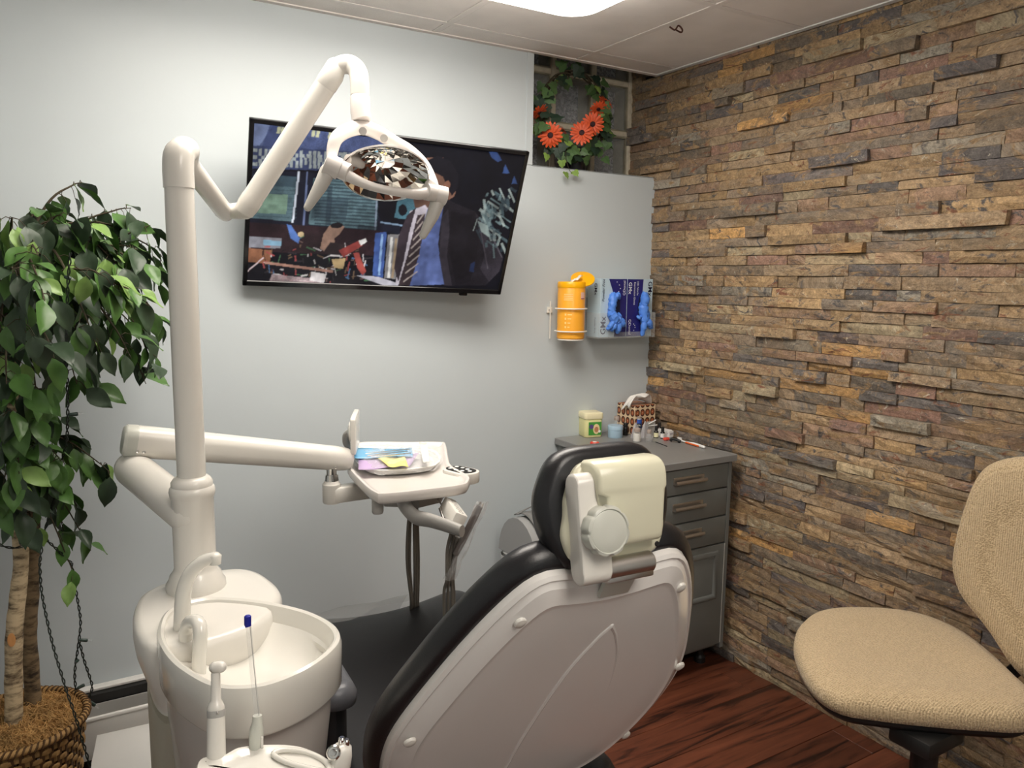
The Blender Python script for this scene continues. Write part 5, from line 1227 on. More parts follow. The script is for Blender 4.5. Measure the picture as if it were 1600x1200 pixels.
text_part('type_print', 'Examination Gloves', .0135, FM @ Matrix.Translation((-w/2+.038, .058, .0009)) @ LT, 'print_white', b, squash=.85)
text_part('name_print', 'QDental', .018, FM @ Matrix.Translation((-w/2+.017, -.078, .0009)) @ LT, 'print_white', b)
for x_, y_ in ((.006, .0), (.012, -.006), (.014, -.014), (.008, -.026)): obj('star_print', MB().prism([(.002*math.cos(2*PI*k/8), .002*math.sin(2*PI*k/8)) for k in range(8)], .0006, .0009, FM @ Matrix.Translation((x_-.035, y_-.066, 0))), 'print_white', b, smooth=0)
ah = thing('glove_box_holder', 'clear plastic wall holder carrying the two glove boxes', 'holder', (-.2, -.055, GZ0-.006))
hx0_, hx1_ = GX[0]-.006, GX[2]+.014; hz1 = GZ0+.098
obj('front_lip', MB().span((hx0_, GYF-.006, GZ0-.004), (hx0_+.05, GYF-.003, hz1)).span((hx1_-.045, GYF-.006, GZ0-.004), (hx1_, GYF-.003, hz1)).span((hx0_+.05, GYF-.006, GZ0-.004), (hx1_-.045, GYF-.003, GZ0+.02)), 'clear_plastic', ah, smooth=0)
for x_ in (hx0_, hx1_): obj('side_panel', MB().span((x_-.0015, GYF-.003, GZ0-.004), (x_+.0015, -.004, hz1)), 'clear_plastic', ah, smooth=0)
obj('bottom_panel', MB().span((hx0_, GYF-.003, GZ0-.005), (hx1_, -.004, GZ0-.002)), 'clear_plastic', ah, smooth=0); obj('back_panel', MB().span((hx0_, -.005, GZ0-.004), (hx1_, -.002, hz1+.06)), 'clear_plastic', ah, smooth=0)

# ------------------------------------------------------------------ swing-top bin beside the cabinet
bx, by = -.66, -.20
mat('bin_silver', (.36, .365, .365), .38); mat('bin_flap', (.20, .20, .195), .4); mat('bag_white', (.75, .75, .74), .4)
bn = thing('swing_bin', 'silver grey swing-top bin standing against the wall by the cabinet', 'bin', (bx, by, 0))
rs = [[(bx+p[0], by+p[1], z_) for p in rrect(.22+2*d, .26+2*d, .05, 6)] for d, z_ in ((-.035, 0), (-.03, .005), (0, .42), (.004, .425), (.006, .44), (0, .445))]
obj('body', MB().rings(rs), 'bin_silver', bn, smooth=50)
rs = [[(bx+p[0], by+p[1], z_) for p in rrect(.222+2*d, .262+2*d, .05, 6)] for d, z_ in ((.006, .395), (.008, .41), (.010, .432))]
obj('bin_bag', MB().rings(rs, True, False, False), 'bag_white', bn, smooth=50)
dome = []
for k in range(13):
    a = PI*k/12; dome.append([(bx+x_*1.0, by-.135*math.cos(a), .445+.155*math.sin(a)) for x_ in (-.112, -.106, .106, .112)])
obj('dome_lid', MB().rings(dome, False, False, False).add([(bx-.112, by-.135*math.cos(PI*k/12), .445+.155*math.sin(PI*k/12)) for k in range(13)], [tuple(range(13))]).add([(bx+.112, by-.135*math.cos(PI*k/12), .445+.155*math.sin(PI*k/12)) for k in range(13)], [tuple(range(13))]), 'bin_silver', bn, smooth=50)
obj('flap', MB().grid(lambda u, v: Vector((bx-.085+.17*u, by-.137*math.cos(R(40+80*v))*1.0, .452+.162*math.sin(R(40+80*v)))), 6, 10), 'bin_flap', bn, smooth=60, fix=False, thick=.004)
obj('flap_rim', MB().grid(lambda u, v: Vector((bx-.10+.20*u, by+.02+.012*v+.01*math.sin(PI*u), .608+.022*math.sin(PI*u)*(1-v*.3))), 12, 2), 'bin_flap', bn, smooth=60, fix=False, thick=.004)

# ------------------------------------------------------------------ stool with beige fabric seat
def fabric():
    m, t, b = nt('stool_fabric'); tc = t.nodes.new('ShaderNodeTexCoord')
    v = t.nodes.new('ShaderNodeTexVoronoi'); v.inputs['Scale'].default_value = 240; t.links.new(tc.outputs['Object'], v.inputs['Vector'])
    mp = t.nodes.new('ShaderNodeMapping'); mp.inputs['Scale'].default_value = (1, 1, 1); t.links.new(tc.outputs['Object'], mp.inputs['Vector'])
    w1 = t.nodes.new('ShaderNodeTexWave'); w1.inputs['Scale'].default_value = 62; w1.bands_direction = 'X'; w1.inputs['Distortion'].default_value = 2; t.links.new(mp.outputs[0], w1.inputs['Vector'])
    w2 = t.nodes.new('ShaderNodeTexWave'); w2.inputs['Scale'].default_value = 62; w2.bands_direction = 'Y'; w2.inputs['Distortion'].default_value = 2; t.links.new(mp.outputs[0], w2.inputs['Vector'])
    ml = t.nodes.new('ShaderNodeMath'); ml.operation = 'MULTIPLY'; t.links.new(w1.outputs['Fac'], ml.inputs[0]); t.links.new(w2.outputs['Fac'], ml.inputs[1])
    ad_ = t.nodes.new('ShaderNodeMath'); ad_.operation = 'ADD'; t.links.new(ml.outputs[0], ad_.inputs[0]); t.links.new(v.outputs['Distance'], ad_.inputs[1])
    r = t.nodes.new('ShaderNodeValToRGB'); r.color_ramp.elements[0].position = .15; r.color_ramp.elements[1].position = .8
    r.color_ramp.elements[0].color = (.36, .265, .15, 1); r.color_ramp.elements[1].color = (.60, .46, .285, 1)
    t.links.new(ad_.outputs[0], r.inputs['Fac']); t.links.new(r.outputs[0], b.inputs['Base Color'])
    bp = t.nodes.new('ShaderNodeBump'); bp.inputs['Strength'].default_value = .6; bp.inputs['Distance'].default_value = .003; t.links.new(ad_.outputs[0], bp.inputs['Height']); t.links.new(bp.outputs[0], b.inputs['Normal'])
    setin(b, Roughness=.95, Sheen_Weight=.2); b.inputs['Specular IOR Level'].default_value = .15
fabric()
SC = Vector((-.545, -1.565)); SZ = .545
stl = thing('stool', 'beige woven fabric stool with a black base beside the stone wall', 'stool', (SC.x, SC.y, 0))
# outline of the seat seen from above, at the height of its rim
rim = [U(x, y, Z=SZ) for x, y in ((1241, 1010), (1250, 975), (1285, 954), (1350, 950), (1430, 958), (1500, 985), (1550, 1022), (1590, 1060), (1625, 1095), (1610, 1120), (1540, 1119), (1450, 1112), (1370, 1103), (1310, 1092), (1265, 1060))]
so = [(p.x, p.y) for p in resample(spline([(p.x, p.y, 0) for p in rim], 5, True), 80, True)]
cen = Vector((sum(p[0] for p in so)/80, sum(p[1] for p in so)/80))
def sc_(k): return [(cen.x+(p[0]-cen.x)*k, cen.y+(p[1]-cen.y)*k) for p in so]
rs = []
for k, dz_ in ((.93, -.045), (.985, -.038), (1.0, -.022), (.995, -.005), (.96, .008), (.86, .018), (.7, .021), (.5, .017), (.3, .013), (.1, .012)):
    rs.append([(p[0], p[1], SZ+dz_) for p in sc_(k)])
obj('seat', MB().rings(rs), 'stool_fabric', stl, smooth=70)
rs = []
for k, dz_ in ((.3, -.075), (.75, -.072), (.93, -.060), (.965, -.048), (.965, -.040), (.9, -.036)): rs.append([(p[0], p[1], SZ+dz_) for p in sc_(k)])
obj('seat_pan', MB().rings(rs), 'black_plastic', stl, smooth=60)
cp = U(1447, 1150, Z=.46)
obj('column', MB().lathe([(.034, .10), (.034, .30), (.029, .30), (.029, SZ-.06)], (cp.x, cp.y, 0), 20).span((cp.x-.07, cp.y-.05, SZ-.10), (cp.x+.07, cp.y+.05, SZ-.06), .008, 2), 'black_plastic', stl)
obj('hub', MB().lathe([(.05, .06), (.055, .07), (.05, .11), (.032, .13)], (cp.x, cp.y, 0), 24), 'black_plastic', stl)
foot = U(1312, 1172, Z=.085); a_0 = math.atan2(foot.y-cp.y, foot.x-cp.x)
for k in range(5):
    a = a_0+2*PI*k/5; d_ = Vector((math.cos(a), math.sin(a), 0)); c0 = Vector((cp.x, cp.y, .085)); e = c0+d_*.30; e.z = .072
    obj('leg', MB().tube([c0+d_*.03, c0.lerp(e, .6), e], [.024, .021, .017], 12, flat=.8, roundcap=True), 'black_plastic', stl, smooth=60)
    w_ = MB(); ww = e+Vector((0, 0, -.044)); sd = ZUP.cross(d_)
    for s_ in (-1, 1): w_.lathe([(.020, -.008), (.026, -.006), (.026, .006), (.020, .008)], M=axis_frame(ww+sd*s_*.013, ww+sd*s_*.03), n=20)
    w_.tube([e+Vector((0, 0, -.01)), ww+Vector((0, 0, .01))], .008, 8)
    obj('caster', w_, 'black_plastic', stl)
# backrest at the side of the stone wall
bk = [U(x, y, X=-.235) for x, y in ((1489, 868), (1500, 815), (1520, 757), (1542, 728), (1575, 716), (1625, 716), (1680, 735), (1712, 800), (1716, 880), (1700, 960), (1660, 1040), (1615, 1066), (1585, 1045), (1545, 985), (1505, 935), (1491, 900))]
bo_ = [(p.y, p.z) for p in resample(spline([(0, p.y, p.z) for p in bk], 5, True), 72, True)]
bcn = Vector((sum(p[0] for p in bo_)/72, sum(p[1] for p in bo_)/72))
def bsc(k, x): return [(x, bcn.x+(p[0]-bcn.x)*k, bcn.y+(p[1]-bcn.y)*k) for p in bo_]
rs = [bsc(k, x) for k, x in ((.9, -.195), (.98, -.200), (1.0, -.215), (.995, -.235), (.96, -.248), (.86, -.255), (.6, -.252), (.3, -.249), (.1, -.248))]
obj('backrest', MB().rings(rs), 'stool_fabric', stl, smooth=70)
rs = [bsc(k, x) for k, x in ((.2, -.178), (.8, -.180), (.95, -.188), (.97, -.198), (.9, -.200))]
obj('backrest_shell', MB().rings(rs), 'black_plastic', stl, smooth=60)
br = [Vector((cp.x+.05, cp.y, SZ-.08)), Vector((cp.x+.22, cp.y-.05, SZ-.085)), Vector((-.215, bcn.x+.03, SZ-.06)), Vector((-.180, bcn.x, SZ+.02)), Vector((-.172, bcn.x, .75))]
obj('back_bracket', MB().tube(spline(br, 6), .017, 12, flat=.5), 'black_gloss', stl, smooth=60)

# ------------------------------------------------------------------ twig hook on the ceiling grid
h0 = U(1060, 42, Z=H-.008)
o = obj('wire_hook', MB().tube(spline([h0+Vector((-.03, .01, -.002)), h0+Vector((-.015, .0, -.012)), h0+Vector((0, 0, .004)), h0+Vector((.012, -.006, -.008)), h0+Vector((.02, .008, -.012)), h0+Vector((.004, .014, -.006))], 6), .0028, 8), mat('rust_brown', srgb(70, 36, 26), .7), smooth=60)
tag(o, 'small rusty brown wire hook on the ceiling grid', 'hook')
# ------------------------------------------------------------------ artificial ficus tree in a basket
mat('leaf_green', srgb(74, 110, 52), .38, var=.2, vscale=18, spec=.5); mat('leaf_dark', srgb(54, 72, 52), .42, var=.2, vscale=18); mat('leaf_bright', srgb(118, 150, 78), .4, var=.15, vscale=18)
mat('twig', srgb(62, 54, 38), .8); mat('cord_green', (.010, .016, .012), .5); mat('socket_green', srgb(52, 68, 62), .4)
def bark(name, c1, c2):
    m, t, b = nt(name); tc = t.nodes.new('ShaderNodeTexCoord'); mp = t.nodes.new('ShaderNodeMapping'); mp.inputs['Scale'].default_value = (30, 30, 90); t.links.new(tc.outputs['Object'], mp.inputs['Vector'])
    n = t.nodes.new('ShaderNodeTexNoise'); n.inputs['Scale'].default_value = .55; n.inputs['Detail'].default_value = 6; n.inputs['Roughness'].default_value = .65; t.links.new(mp.outputs[0], n.inputs['Vector'])
    r = t.nodes.new('ShaderNodeValToRGB'); r.color_ramp.elements[0].position = .38; r.color_ramp.elements[1].position = .56
    r.color_ramp.elements[0].color = (*c1, 1); r.color_ramp.elements[1].color = (*c2, 1); t.links.new(n.outputs['Fac'], r.inputs['Fac']); t.links.new(r.outputs[0], b.inputs['Base Color']); b.inputs['Roughness'].default_value = .8
    bp = t.nodes.new('ShaderNodeBump'); bp.inputs['Strength'].default_value = .5; bp.inputs['Distance'].default_value = .004; t.links.new(n.outputs['Fac'], bp.inputs['Height']); t.links.new(bp.outputs[0], b.inputs['Normal'])
bark('bark_pale', srgb(92, 76, 56), srgb(196, 176, 142)); bark('bark_dark', srgb(46, 36, 26), srgb(132, 112, 84))
BC = Vector((-2.36, -.30, 0)); BR, BZ = .158, .33
tree = thing('ficus_tree', 'artificial ficus tree with green leaves and pale birch-like trunks', 'tree', (BC.x, BC.y, BZ-.03))
bas = thing('wicker_basket', 'round woven wicker basket filled with brown coconut fibre', 'basket', (BC.x, BC.y, 0))
mat('wicker', srgb(168, 132, 82), .7, var=.25, vscale=30); mat('wicker_dark', srgb(88, 62, 34), .75, var=.25, vscale=30); mat('coir', srgb(176, 138, 86), .9, var=.35, vscale=20)
def brad(z_): return BR*(.74+.26*(z_/BZ)**.8)
NS = 44; wv = MB(); rows = 17
for r_ in range(rows):
    z0 = .008+(BZ-.03)*r_/rows; hgt = (BZ-.03)/rows*.82
    n = NS*4
    ring_ = []
    for j in range(n):
        a = 2*PI*j/n; ph = math.cos(NS/2*a*1.0+PI*(r_ % 2)); rr = brad(z0)+.0035*ph
        ring_.append([Vector((BC.x+(rr+dr)*math.cos(a), BC.y+(rr+dr)*math.sin(a), z0+dz_)) for dr, dz_ in ((-.001, 0), (.0018, hgt*.15), (.0018, hgt*.85), (-.001, hgt))])
    ring_.append(ring_[0]); wv.rings(ring_, True, False, False)
o = obj('weave', wv, 'wicker', bas, smooth=50, fix=False); o['kind'] = 'stuff'
for j in range(NS):
    a = 2*PI*(j+.5)/NS
    d_ = Vector((math.cos(a), math.sin(a), 0)); t_ = Vector((-d_.y, d_.x, 0))
    obj('stake', MB().rings([[Vector((BC.x, BC.y, z_))+d_*(brad(z_)-.002+dr)+t_*s_ for s_, dr in ((-.0055, 0), (.0055, 0), (.0055, .003), (-.0055, .003))] for z_ in (.004, .08, .16, .24, BZ-.012)]), 'wicker_dark', bas, smooth=0)
pts = [Vector((BC.x+(BR+.003)*math.cos(2*PI*k/64), BC.y+(BR+.003)*math.sin(2*PI*k/64), BZ-.006)) for k in range(65)]
obj('rim', MB().tube(pts, .009, 10, cap=False), 'wicker', bas, smooth=60)
br_ = MB()
for s_ in (0, PI): br_.tube([Vector((BC.x+(BR+.003+.009*math.cos(k*.9+s_))*math.cos(2*PI*k/256), BC.y+(BR+.003+.009*math.cos(k*.9+s_))*math.sin(2*PI*k/256), BZ-.006+.009*math.sin(k*.9+s_))) for k in range(257)], .003, 5, cap=False)
obj('rim_wrap', br_, 'wicker_dark', bas, smooth=60)
obj('filling', MB().lathe([(BR*.97, BZ-.035), (BR*.94, BZ-.018), (BR*.7, BZ-.004), (BR*.4, BZ+.006), (.004, BZ+.010)], BC, 32, cap0=True), 'coir', bas, smooth=60)
cg = random.Random(4); fb_ = MB()
for k in range(2600):
    a = cg.uniform(0, 2*PI); r_ = BR*.96*math.sqrt(cg.random()); z_ = BZ-.02+.03*(1-(r_/BR)**2)
    p = Vector((BC.x+r_*math.cos(a), BC.y+r_*math.sin(a), z_)); h_ = cg.uniform(0, 2*PI); l_ = cg.uniform(.02, .06); d_ = Vector((math.cos(h_), math.sin(h_), 0)); up_ = cg.uniform(.003, .018); cv = Vector((-d_.y, d_.x, 0))*cg.uniform(-.012, .012)
    fb_.tube([p-d_*l_/2, p+cv+Vector((0, 0, up_)), p+d_*l_/2+Vector((0, 0, cg.uniform(-.004, .006)))], .0009, 3, cap=False)
# strands stay inside the rim
fb_.v = [tuple((Vector((BC.x, BC.y, v[2]))+(Vector((v[0], v[1], v[2]))-Vector((BC.x, BC.y, v[2])))*min(1, BR*.985/max(1e-6, math.hypot(v[0]-BC.x, v[1]-BC.y))))) for v in fb_.v]
o = obj('fibre', fb_, 'coir', bas, smooth=0, fix=False); o['kind'] = 'stuff'
# trunks
def D_(y_): return None
tr1 = [U(18, 1088, Y=-.33), U(22, 1000, Y=-.32), U(28, 930, Y=-.31), U(33, 870, Y=-.30), U(26, 780, Y=-.29), U(18, 650, Y=-.29), U(20, 520, Y=-.29), U(24, 420, Y=-.29)]
tr2 = [U(50, 1068, Y=-.25), U(46, 1000, Y=-.25), U(49, 930, Y=-.25), U(52, 840, Y=-.26), U(46, 760, Y=-.27), U(30, 640, Y=-.27), U(20, 560, Y=-.26), U(30, 470, Y=-.26)]
tr1[0].z = min(tr1[0].z, BZ); tr2[0].z = min(tr2[0].z, BZ)
sp1, sp2 = spline(tr1, 6), spline(tr2, 6); tg = random.Random(9)
obj('trunk', MB().tube(sp1, [(.0215-.008*i/len(sp1))*(1+.05*tg.uniform(-1, 1)) for i in range(len(sp1))], 14), 'bark_pale', tree, smooth=60)
obj('trunk', MB().tube(sp2, [(.0205-.008*i/len(sp2))*(1+.07*tg.uniform(-1, 1)) for i in range(len(sp2))], 14), 'bark_dark', tree, smooth=60)
kn = U(18, 1000, Y=-.345); obj('cut_knot', MB().lathe([(.012, 0), (.012, .004), (.008, .005), (.003, .0045)], M=axis_frame(kn, CAM) @ Matrix.Diagonal((.75, 1.4, 1, 1)), n=16), mat('knot_wood', srgb(170, 120, 70), .8), tree)
# leaf meshes shared by all leaves: ovate with a drip tip, folded along the midrib
def leaf_mesh(name, L, W, fold, curl, m):
    mb = MB(); prof = [(0, .02), (.12, .5), (.28, .9), (.45, 1.0), (.62, .86), (.78, .56), (.9, .22), (1.0, .01)]
    for t_, w_ in prof:
        for s_ in (-1, -.5, 0, .5, 1):
            x = s_*w_*W/2; z_ = abs(s_)*w_*W/2*fold - curl*L*(t_**2) + .0015*math.sin(9*t_+3*s_)
            mb.v.append((x, t_*L, z_))
    n = 5
    for i in range(len(prof)-1):
        for j in range(4): mb.f.append((i*n+j, i*n+j+1, (i+1)*n+j+1, (i+1)*n+j))
    me = bpy.data.meshes.new(name); me.from_pydata(mb.v, [], mb.f); me.update(); me.polygons.foreach_set('use_smooth', [True]*len(me.polygons)); me.materials.append(MATS[m])
    return me, mb
LV = [leaf_mesh('leaf_a', .070, .038, .35, .12, 'leaf_green'), leaf_mesh('leaf_b', .064, .040, .25, .2, 'leaf_dark'), leaf_mesh('leaf_c', .060, .034, .3, .1, 'leaf_bright'), leaf_mesh('leaf_d', .072, .040, .5, .25, 'leaf_dark'), leaf_mesh('leaf_e', .066, .037, .2, .18, 'leaf_green')]
lg = random.Random(17)
leaves = []   # (matrix, kind)
def put_leaf(p, out, droop, size=1.0, kind=None):
    """leaf base at p; hangs from the twig, turned outwards"""
    d_ = (out*(1-droop)+Vector((0, 0, -1))*droop+Vector((lg.uniform(-.35, .35), lg.uniform(-.35, .35), lg.uniform(-.2, .2)))).normalized()
    nrm = (out*.7+Vector((0, 0, .5))+Vector((lg.uniform(-.6, .6), lg.uniform(-.8, .4), lg.uniform(-.2, .5))))
    nrm = (nrm-d_*nrm.dot(d_)).normalized(); x = d_.cross(nrm)
    s = size*lg.uniform(.82, 1.32)
    M_ = frame(p, x*s, d_*s, nrm*s); leaves.append((M_, lg.choices(range(5), (4, 3, 1.6, 2.5, 3))[0] if kind is None else kind))
def branch(p0, tip, lift=.10, nl=16, r0=.0045, t0=.2, spread=.05, size=1.0):
    p0 = Vector(p0); tip = Vector(tip); mid = p0.lerp(tip, .5)+Vector((0, 0, lift)); q = p0.lerp(tip, .85)+Vector((0, 0, lift*.45))
    pth = spline([p0, mid, q, tip], 6); n = len(pth); mb = MB().tube(pth, [max(.001, r0*(1-.8*i/n)) for i in range(n)], 6)
    out = (tip-p0); out.z *= .3; out = out.normalized()
    for k in range(nl):
        t_ = t0+(1-t0)*(k+lg.random())/nl; i = min(n-2, int(t_*(n-1))); b = pth[i].lerp(pth[i+1], t_*(n-1)-i)
        side = Vector((-out.y, out.x, 0))*lg.uniform(-1, 1)+Vector((0, 0, lg.uniform(-.9, .5)))+out*lg.uniform(-.2, .5)
        e = b+side*lg.uniform(.3, 1)*spread
        mb.tube([b, b.lerp(e, .5)+Vector((0, 0, .006)), e], [.0012, .001, .0008], 4, cap=False)
        o_ = (out*.6+side).normalized()
        put_leaf(e, o_, lg.uniform(.3, .95), size)
    obj('branch', mb, 'twig', tree, smooth=60)
root = [U(20, 420, Y=-.28), U(24, 470, Y=-.28), U(20, 520, Y=-.28), U(18, 570, Y=-.28)]
tips = [((128, 285), -.20, .05, 8), ((205, 325), -.26, .06, 12), ((95, 335), -.45, .07, 10), ((235, 352), -.34, .07, 12), ((252, 400), -.26, .10, 15), ((246, 440), -.42, .12, 14), ((252, 505), -.30, .16, 16), ((225, 470), -.52, .13, 14), ((243, 580), -.34, .2, 14), ((228, 600), -.24, .2, 12), ((205, 560), -.48, .17, 14), ((160, 430), -.60, .10, 14), ((120, 380), -.30, .08, 14), ((60, 330), -.25, .06, 10), ((20, 340), -.50, .08, 10), ((20, 420), -.62, .08, 10), ((150, 540), -.55, .14, 14), ((150, 620), -.36, .2, 12), ((120, 600), -.50, .16, 12), ((85, 560), -.58, .12, 12), ((40, 520), -.62, .1, 10), ((70, 470), -.66, .1, 10), ((165, 500), -.22, .14, 14), ((100, 450), -.14, .08, 12), ((190, 400), -.14, .1, 12), ((60, 640), -.46, .12, 12), ((10, 600), -.55, .1, 9), ((150, 345), -.44, .07, 12), ((195, 430), -.45, .11, 14), ((175, 370), -.24, .08, 12), ((215, 390), -.40, .09, 12), ((215, 520), -.28, .15, 12), ((60, 400), -.56, .06, 10)]
for k, ((px, py), Y_, lf, nl) in enumerate(tips): branch(root[k % 4], U(px, py, Y=Y_), lf, nl)
low = [((10, 560), -.5, 8), ((45, 600), -.5, 9), ((5, 650), -.52, 8), ((65, 610), -.44, 8), ((30, 770), -.44, 7), ((5, 760), -.44, 6), ((60, 740), -.42, 7), ((150, 735), -.30, 8), ((172, 738), -.34, 5), ((95, 720), -.42, 7), ((110, 690), -.30, 8), ((60, 700), -.46, 8), ((30, 740), -.48, 8), ((15, 690), -.44, 7), ((70, 770), -.36, 7), ((120, 790), -.26, 5), ((142, 860), -.26, 4), ((118, 905), -.30, 4), ((100, 830), -.24, 5), ((20, 800), -.42, 6), ((50, 830), -.38, 5), ((85, 650), -.40, 8), ((40, 660), -.48, 8)]
for k, ((px, py), Y_, nl) in enumerate(low): branch(U(26, 640+14*(k % 6), Y=-.28), U(px, py, Y=Y_), .03, nl, .003, .35, .035)
# the far side of the crown, out of the frame to the left
for k in range(22):
    a = R(110+160*k/21+lg.uniform(-8, 8)); rr = lg.uniform(.24, .42)
    branch(root[k % 4], Vector((BC.x+rr*math.cos(a), min(-.08, BC.y+.7*rr*math.sin(a)), lg.uniform(1.15, 1.62))), .1, 10)
def leafsize(M_):
    p = project(M_ @ Vector((0, .035, 0)))
    if p is None or p[0] < -15 or p[1] < 0: return 0
    nz = abs((M_.to_3x3() @ Vector((0, 0, 1))).normalized().dot((CAM-M_.translation).normalized()))
    hid = .4 if p[0] > 262 else 1
    return hid*(.3+nz)/p[2]**1.5
leaves.sort(key=lambda l: -leafsize(l[0]))
for M_, k in leaves[:300]:
    o = bpy.data.objects.new('leaf', LV[k][0]); COL.objects.link(o); o.parent = tree; o.matrix_local = Matrix.Translation(-ORG[tree.name]) @ M_
mb = MB(); mi = []
for M_, kk in leaves[300:]:
    mb.add([M_ @ Vector(v) for v in LV[kk][1].v], LV[kk][1].f); mi += [kk]*len(LV[kk][1].f)
o = obj('foliage', mb, None, tree, smooth=60, fix=False); o['kind'] = 'stuff'
for k in range(5): o.data.materials.append(LV[k][0].materials[0])
o.data.polygons.foreach_set('material_index', mi)

# ------------------------------------------------------------------ string of fairy lights hanging in the tree
sl = thing('string_lights', 'dark green fairy light cord hanging unlit from the ficus tree', 'string lights', U(75, 1000, Y=-.38))
def twisted(pts, n=9, tw=24):
    sp = spline(pts, n); L = sum((sp[i+1]-sp[i]).length for i in range(len(sp)-1)); m = max(20, int(L/.005)); sp = resample(sp, m); mb = MB()
    for s_ in (0, PI):
        mb.tube([p+Vector((.0024*math.cos(k*.75+s_), .0016*math.sin(k*.75+s_), .0016*math.sin(k*.75+s_))) for k, p in enumerate(sp)], .0016, 5)
    return mb
c1 = [U(62, 880, Y=-.37), U(66, 930, Y=-.39), U(82, 1005, Y=-.43), U(102, 1072, Y=-.47), U(118, 1120, Y=-.50), U(140, 1195, Y=-.54), U(150, 1240, Y=-.55)]
c2 = [U(112, 880, Y=-.27), U(120, 930, Y=-.27), U(126, 970, Y=-.27), U(123, 1005, Y=-.27), U(117, 1050, Y=-.27), U(119, 1082, Y=-.27)]
c3 = [U(124, 1000, Y=-.275), U(131, 1030, Y=-.275), U(141, 1060, Y=-.275), U(144, 1075, Y=-.275), U(138, 1093, Y=-.275), U(132, 1100, Y=-.275)]
c4 = [U(110, 395, Y=-.58), U(106, 450, Y=-.57), U(104, 540, Y=-.55), U(106, 640, Y=-.50), U(104, 690, Y=-.45), U(97, 720, Y=-.40), U(85, 780, Y=-.36), U(70, 830, Y=-.34), U(62, 880, Y=-.36)]
c5 = [U(-5, 850, Y=-.38), U(20, 856, Y=-.37), U(45, 850, Y=-.36), U(62, 838, Y=-.35), U(80, 850, Y=-.32), U(112, 880, Y=-.28)]
for c in (c1, c2, c3, c4, c5): obj('cord', twisted(c), 'cord_green', sl, smooth=60)
def bulb(px, py, qx, qy, Y_):
    a, b = U(px, py, Y=Y_), U(qx, qy, Y=Y_); m_ = a.lerp(b, .62)
    s_ = obj('socket', MB().tube([a, a.lerp(b, .1), a.lerp(b, .55), m_], [.002, .0042, .0048, .0036], 10), 'socket_green', sl, smooth=50)
    obj('bulb', MB().tube([m_, a.lerp(b, .8), b], [.0032, .003, .001], 8), 'clear_plastic', s_, smooth=60)
for q in ((124, 1000, 145, 1001, -.275), (123, 1030, 116, 1037, -.27), (120, 1076, 140, 1066, -.27), (138, 1095, 155, 1107, -.275), (106, 648, 132, 646, -.49), (30, 838, 36, 858, -.37), (56, 806, 68, 812, -.35), (60, 862, 60, 842, -.35), (4, 410, 20, 409, -.55), (100, 432, 118, 438, -.57), (104, 487, 116, 500, -.56)): bulb(*q)

# ------------------------------------------------------------------ wreath with ivy and orange daisies in the window recess
WC = U(897, 178, Y=.055)
mat('ivy_green', srgb(74, 104, 60), .5, var=.2, vscale=30); mat('ivy_light', srgb(120, 150, 70), .5, var=.15, vscale=30); mat('ivy_dark', srgb(38, 58, 44), .5, var=.2, vscale=30)
mat('petal_orange', srgb(226, 92, 48), .5, var=.12, vscale=40); mat('flower_core', srgb(48, 16, 22), .7)
wr = thing('wreath', 'ivy wreath with orange daisies standing in the window recess', 'wreath', (WC.x, WC.y, NZ))
ring_r = .155
wg = random.Random(12)
vine = MB()
for s_ in range(4):
    vine.tube([WC+Vector(((ring_r+.009*math.cos(5*a+s_*1.6))*math.cos(a), .009*math.sin(5*a+s_*1.6), (ring_r+.009*math.cos(5*a+s_*1.6))*math.sin(a))) for a in [2*PI*k/70 for k in range(71)]], .0035, 6, cap=False)
obj('vine_ring', vine, 'twig', wr, smooth=60)
def ivy_mesh(name, L, m):
    out = [(0, 0), (.30, -.12), (.55, .10), (.36, .34), (.34, .55), (.12, .70), (0, 1.0), (-.12, .70), (-.34, .55), (-.36, .34), (-.55, .10), (-.30, -.12)]
    v = [(0, .35*L, .0)]+[(a*L, b*L, -.10*L*abs(a)-.06*L*b*b) for a, b in out]; f = [(0, i+1, (i+1) % 12+1) for i in range(12)]
    me = bpy.data.meshes.new(name); me.from_pydata(v, [], f); me.update(); me.materials.append(MATS[m]); return me
IV = [ivy_mesh('ivy_a', .050, 'ivy_green'), ivy_mesh('ivy_b', .044, 'ivy_light'), ivy_mesh('ivy_c', .052, 'ivy_dark')]
def ivy(p, k, down=.5, s=1.0):
    nrm = Vector((wg.uniform(-.7, .3), -1, wg.uniform(-.5, .7))).normalized(); d_ = Vector((wg.uniform(-1, 1), wg.uniform(-.3, .1), -down+wg.uniform(-.8, .8))).normalized(); d_ = (d_-nrm*d_.dot(nrm)).normalized()
    s *= wg.uniform(.75, 1.15); M_ = frame(p, d_.cross(nrm)*s, d_*s, nrm*s)
    o = bpy.data.objects.new('ivy_leaf', IV[k]); COL.objects.link(o); o.parent = wr; o.matrix_local = Matrix.Translation(-ORG[wr.name]) @ M_
for k in range(96):
    a = 2*PI*wg.random()
    if R(60) < a < R(150) and wg.random() < .55: continue
    r_ = ring_r+wg.uniform(-.035, .04); p = WC+Vector((r_*math.cos(a), wg.uniform(-.045, .02), r_*math.sin(a)))
    if p.x < NX+.03: p.x = NX+.03
    if p.z < NZ+.03: p.z = NZ+.03
    p.y = max(p.y, .018)
    ivy(p, wg.choices((0, 1, 2), (3, 2.4 if math.sin(a) > .2 and math.cos(a) > 0 else 1, 2.5))[0])
tail = MB(); tp_ = [U(884, 220, Y=.03), U(884, 240, Y=.01), U(886, 255, Y=-.015), U(890, 266, Y=-.028), U(894, 271, Y=-.03)]
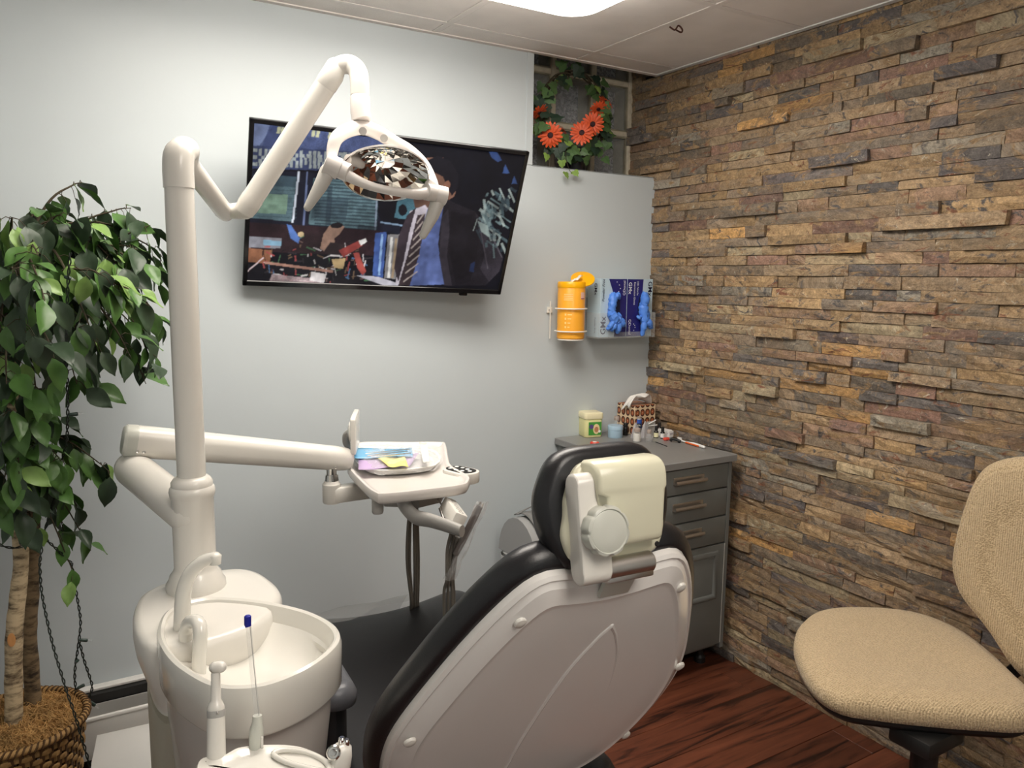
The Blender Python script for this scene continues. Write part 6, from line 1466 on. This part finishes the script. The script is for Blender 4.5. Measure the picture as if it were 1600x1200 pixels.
tail.tube(spline(tp_, 5), .0012, 5); tail.tube(spline([U(902, 225, Y=.03), U(904, 240, Y=.025), U(902, 255, Y=.02)], 5), .0012, 5); tail.tube(spline([U(856, 235, Y=.03), U(854, 247, Y=.025)], 5), .0012, 5)
obj('trailing_stem', tail, 'twig', wr, smooth=60)
for (px, py, Y_, k, s_) in ((874, 246, .02, 0, 1.0), (878, 257, .012, 1, .9), (889, 246, .015, 0, 1.0), (884, 275, -.028, 1, .95), (897, 273, -.03, 1, .8), (901, 240, .02, 1, .8), (855, 247, .02, 1, .8), (936, 240, .03, 0, .9), (944, 252, .03, 0, .8), (950, 228, .03, 0, 1), (930, 235, .03, 2, 1), (883, 216, .025, 0, 1.0), (888, 226, .02, 1, .9), (871, 237, .02, 2, 1)):
    ivy(U(px, py-6, Y=Y_), k, 1.6, s_)
def petal_mesh(name, L, W):
    prof = [(0.0, .3), (.3, .75), (.65, 1.0), (.88, .75), (1.0, .2)]; v = []; f = []
    for t_, w_ in prof:
        for s_ in (-1, 0, 1): v.append((s_*w_*W/2, t_*L, -.10*L*t_*t_+(0.05*L if s_ == 0 else 0)*t_))
    for i in range(4):
        for j in range(2): f.append((i*3+j, i*3+j+1, i*3+j+4, i*3+j+3))
    me = bpy.data.meshes.new(name); me.from_pydata(v, [], f); me.update(); me.polygons.foreach_set('use_smooth', [True]*len(me.polygons)); me.materials.append(MATS['petal_orange']); return me
PM_ = petal_mesh('petal', .043, .0125)
def daisy(px, py, Y_, nrm, s=1.0):
    c = U(px, py, Y=Y_); nrm = Vector(nrm).normalized(); F_ = axis_frame(c, c+nrm)
    fo_ = obj('flower', MB().lathe([(.006, -.012), (.012, -.004), (.013, .0)], M=F_ @ Matrix.Scale(s, 4), n=14), 'ivy_green', wr)
    obj('flower_centre', MB().lathe([(.0115, .002), (.0115, .006), (.009, .009), (.002, .010)], M=F_ @ Matrix.Scale(s, 4), n=16), 'flower_core', fo_)
    for ly, (n, l_) in enumerate(((18, 1.0), (13, .72))):
        for k in range(n):
            a = 2*PI*(k+.4*ly+wg.uniform(-.12, .12))/n
            Mp = F_ @ Matrix.Scale(s, 4) @ Matrix.Rotation(a, 4, 'Z') @ Matrix.Translation((0, .006, .002+.003*ly)) @ Matrix.Rotation(R(12*ly+wg.uniform(-8, 8)), 4, 'X') @ Matrix.Scale(l_*wg.uniform(.92, 1.06), 4)
            o = bpy.data.objects.new('petal', PM_); COL.objects.link(o); o.parent = fo_; o.matrix_local = Matrix.Translation(-ORG[wr.name]) @ Mp
tc_ = (CAM-WC).normalized()
daisy(860, 211, .02, tc_+Vector((0, 0, -.1)), 1.0); daisy(909, 208, .015, tc_+Vector((0, 0, .35)), 1.0); daisy(926, 194, .02, tc_+Vector((.1, 0, 0)), .95)
daisy(935, 170, .035, Vector((-.2, -.4, -.5)), .75); daisy(946, 160, .03, Vector((.2, -.6, .5)), .75); daisy(842, 175, .035, Vector((.3, -.5, -.8)), .8); daisy(880, 204, .05, Vector((.6, -.5, .6)), .5)
# dark pot behind the wreath
pc = U(898, 262, Y=.10); pc.z = NZ
pt_ = thing('plant_pot', 'dark tapered pot standing behind the wreath in the recess', 'pot', pc)
mat('pot_black', (.014, .014, .02), .35)
obj('pot', MB().lathe([(.042, 0), (.058, .085), (.060, .085), (.062, .098), (.056, .098)], pc, 28), 'pot_black', pt_); obj('soil', MB().lathe([(.055, .088), (.02, .092)], pc, 20), 'coir', pt_)
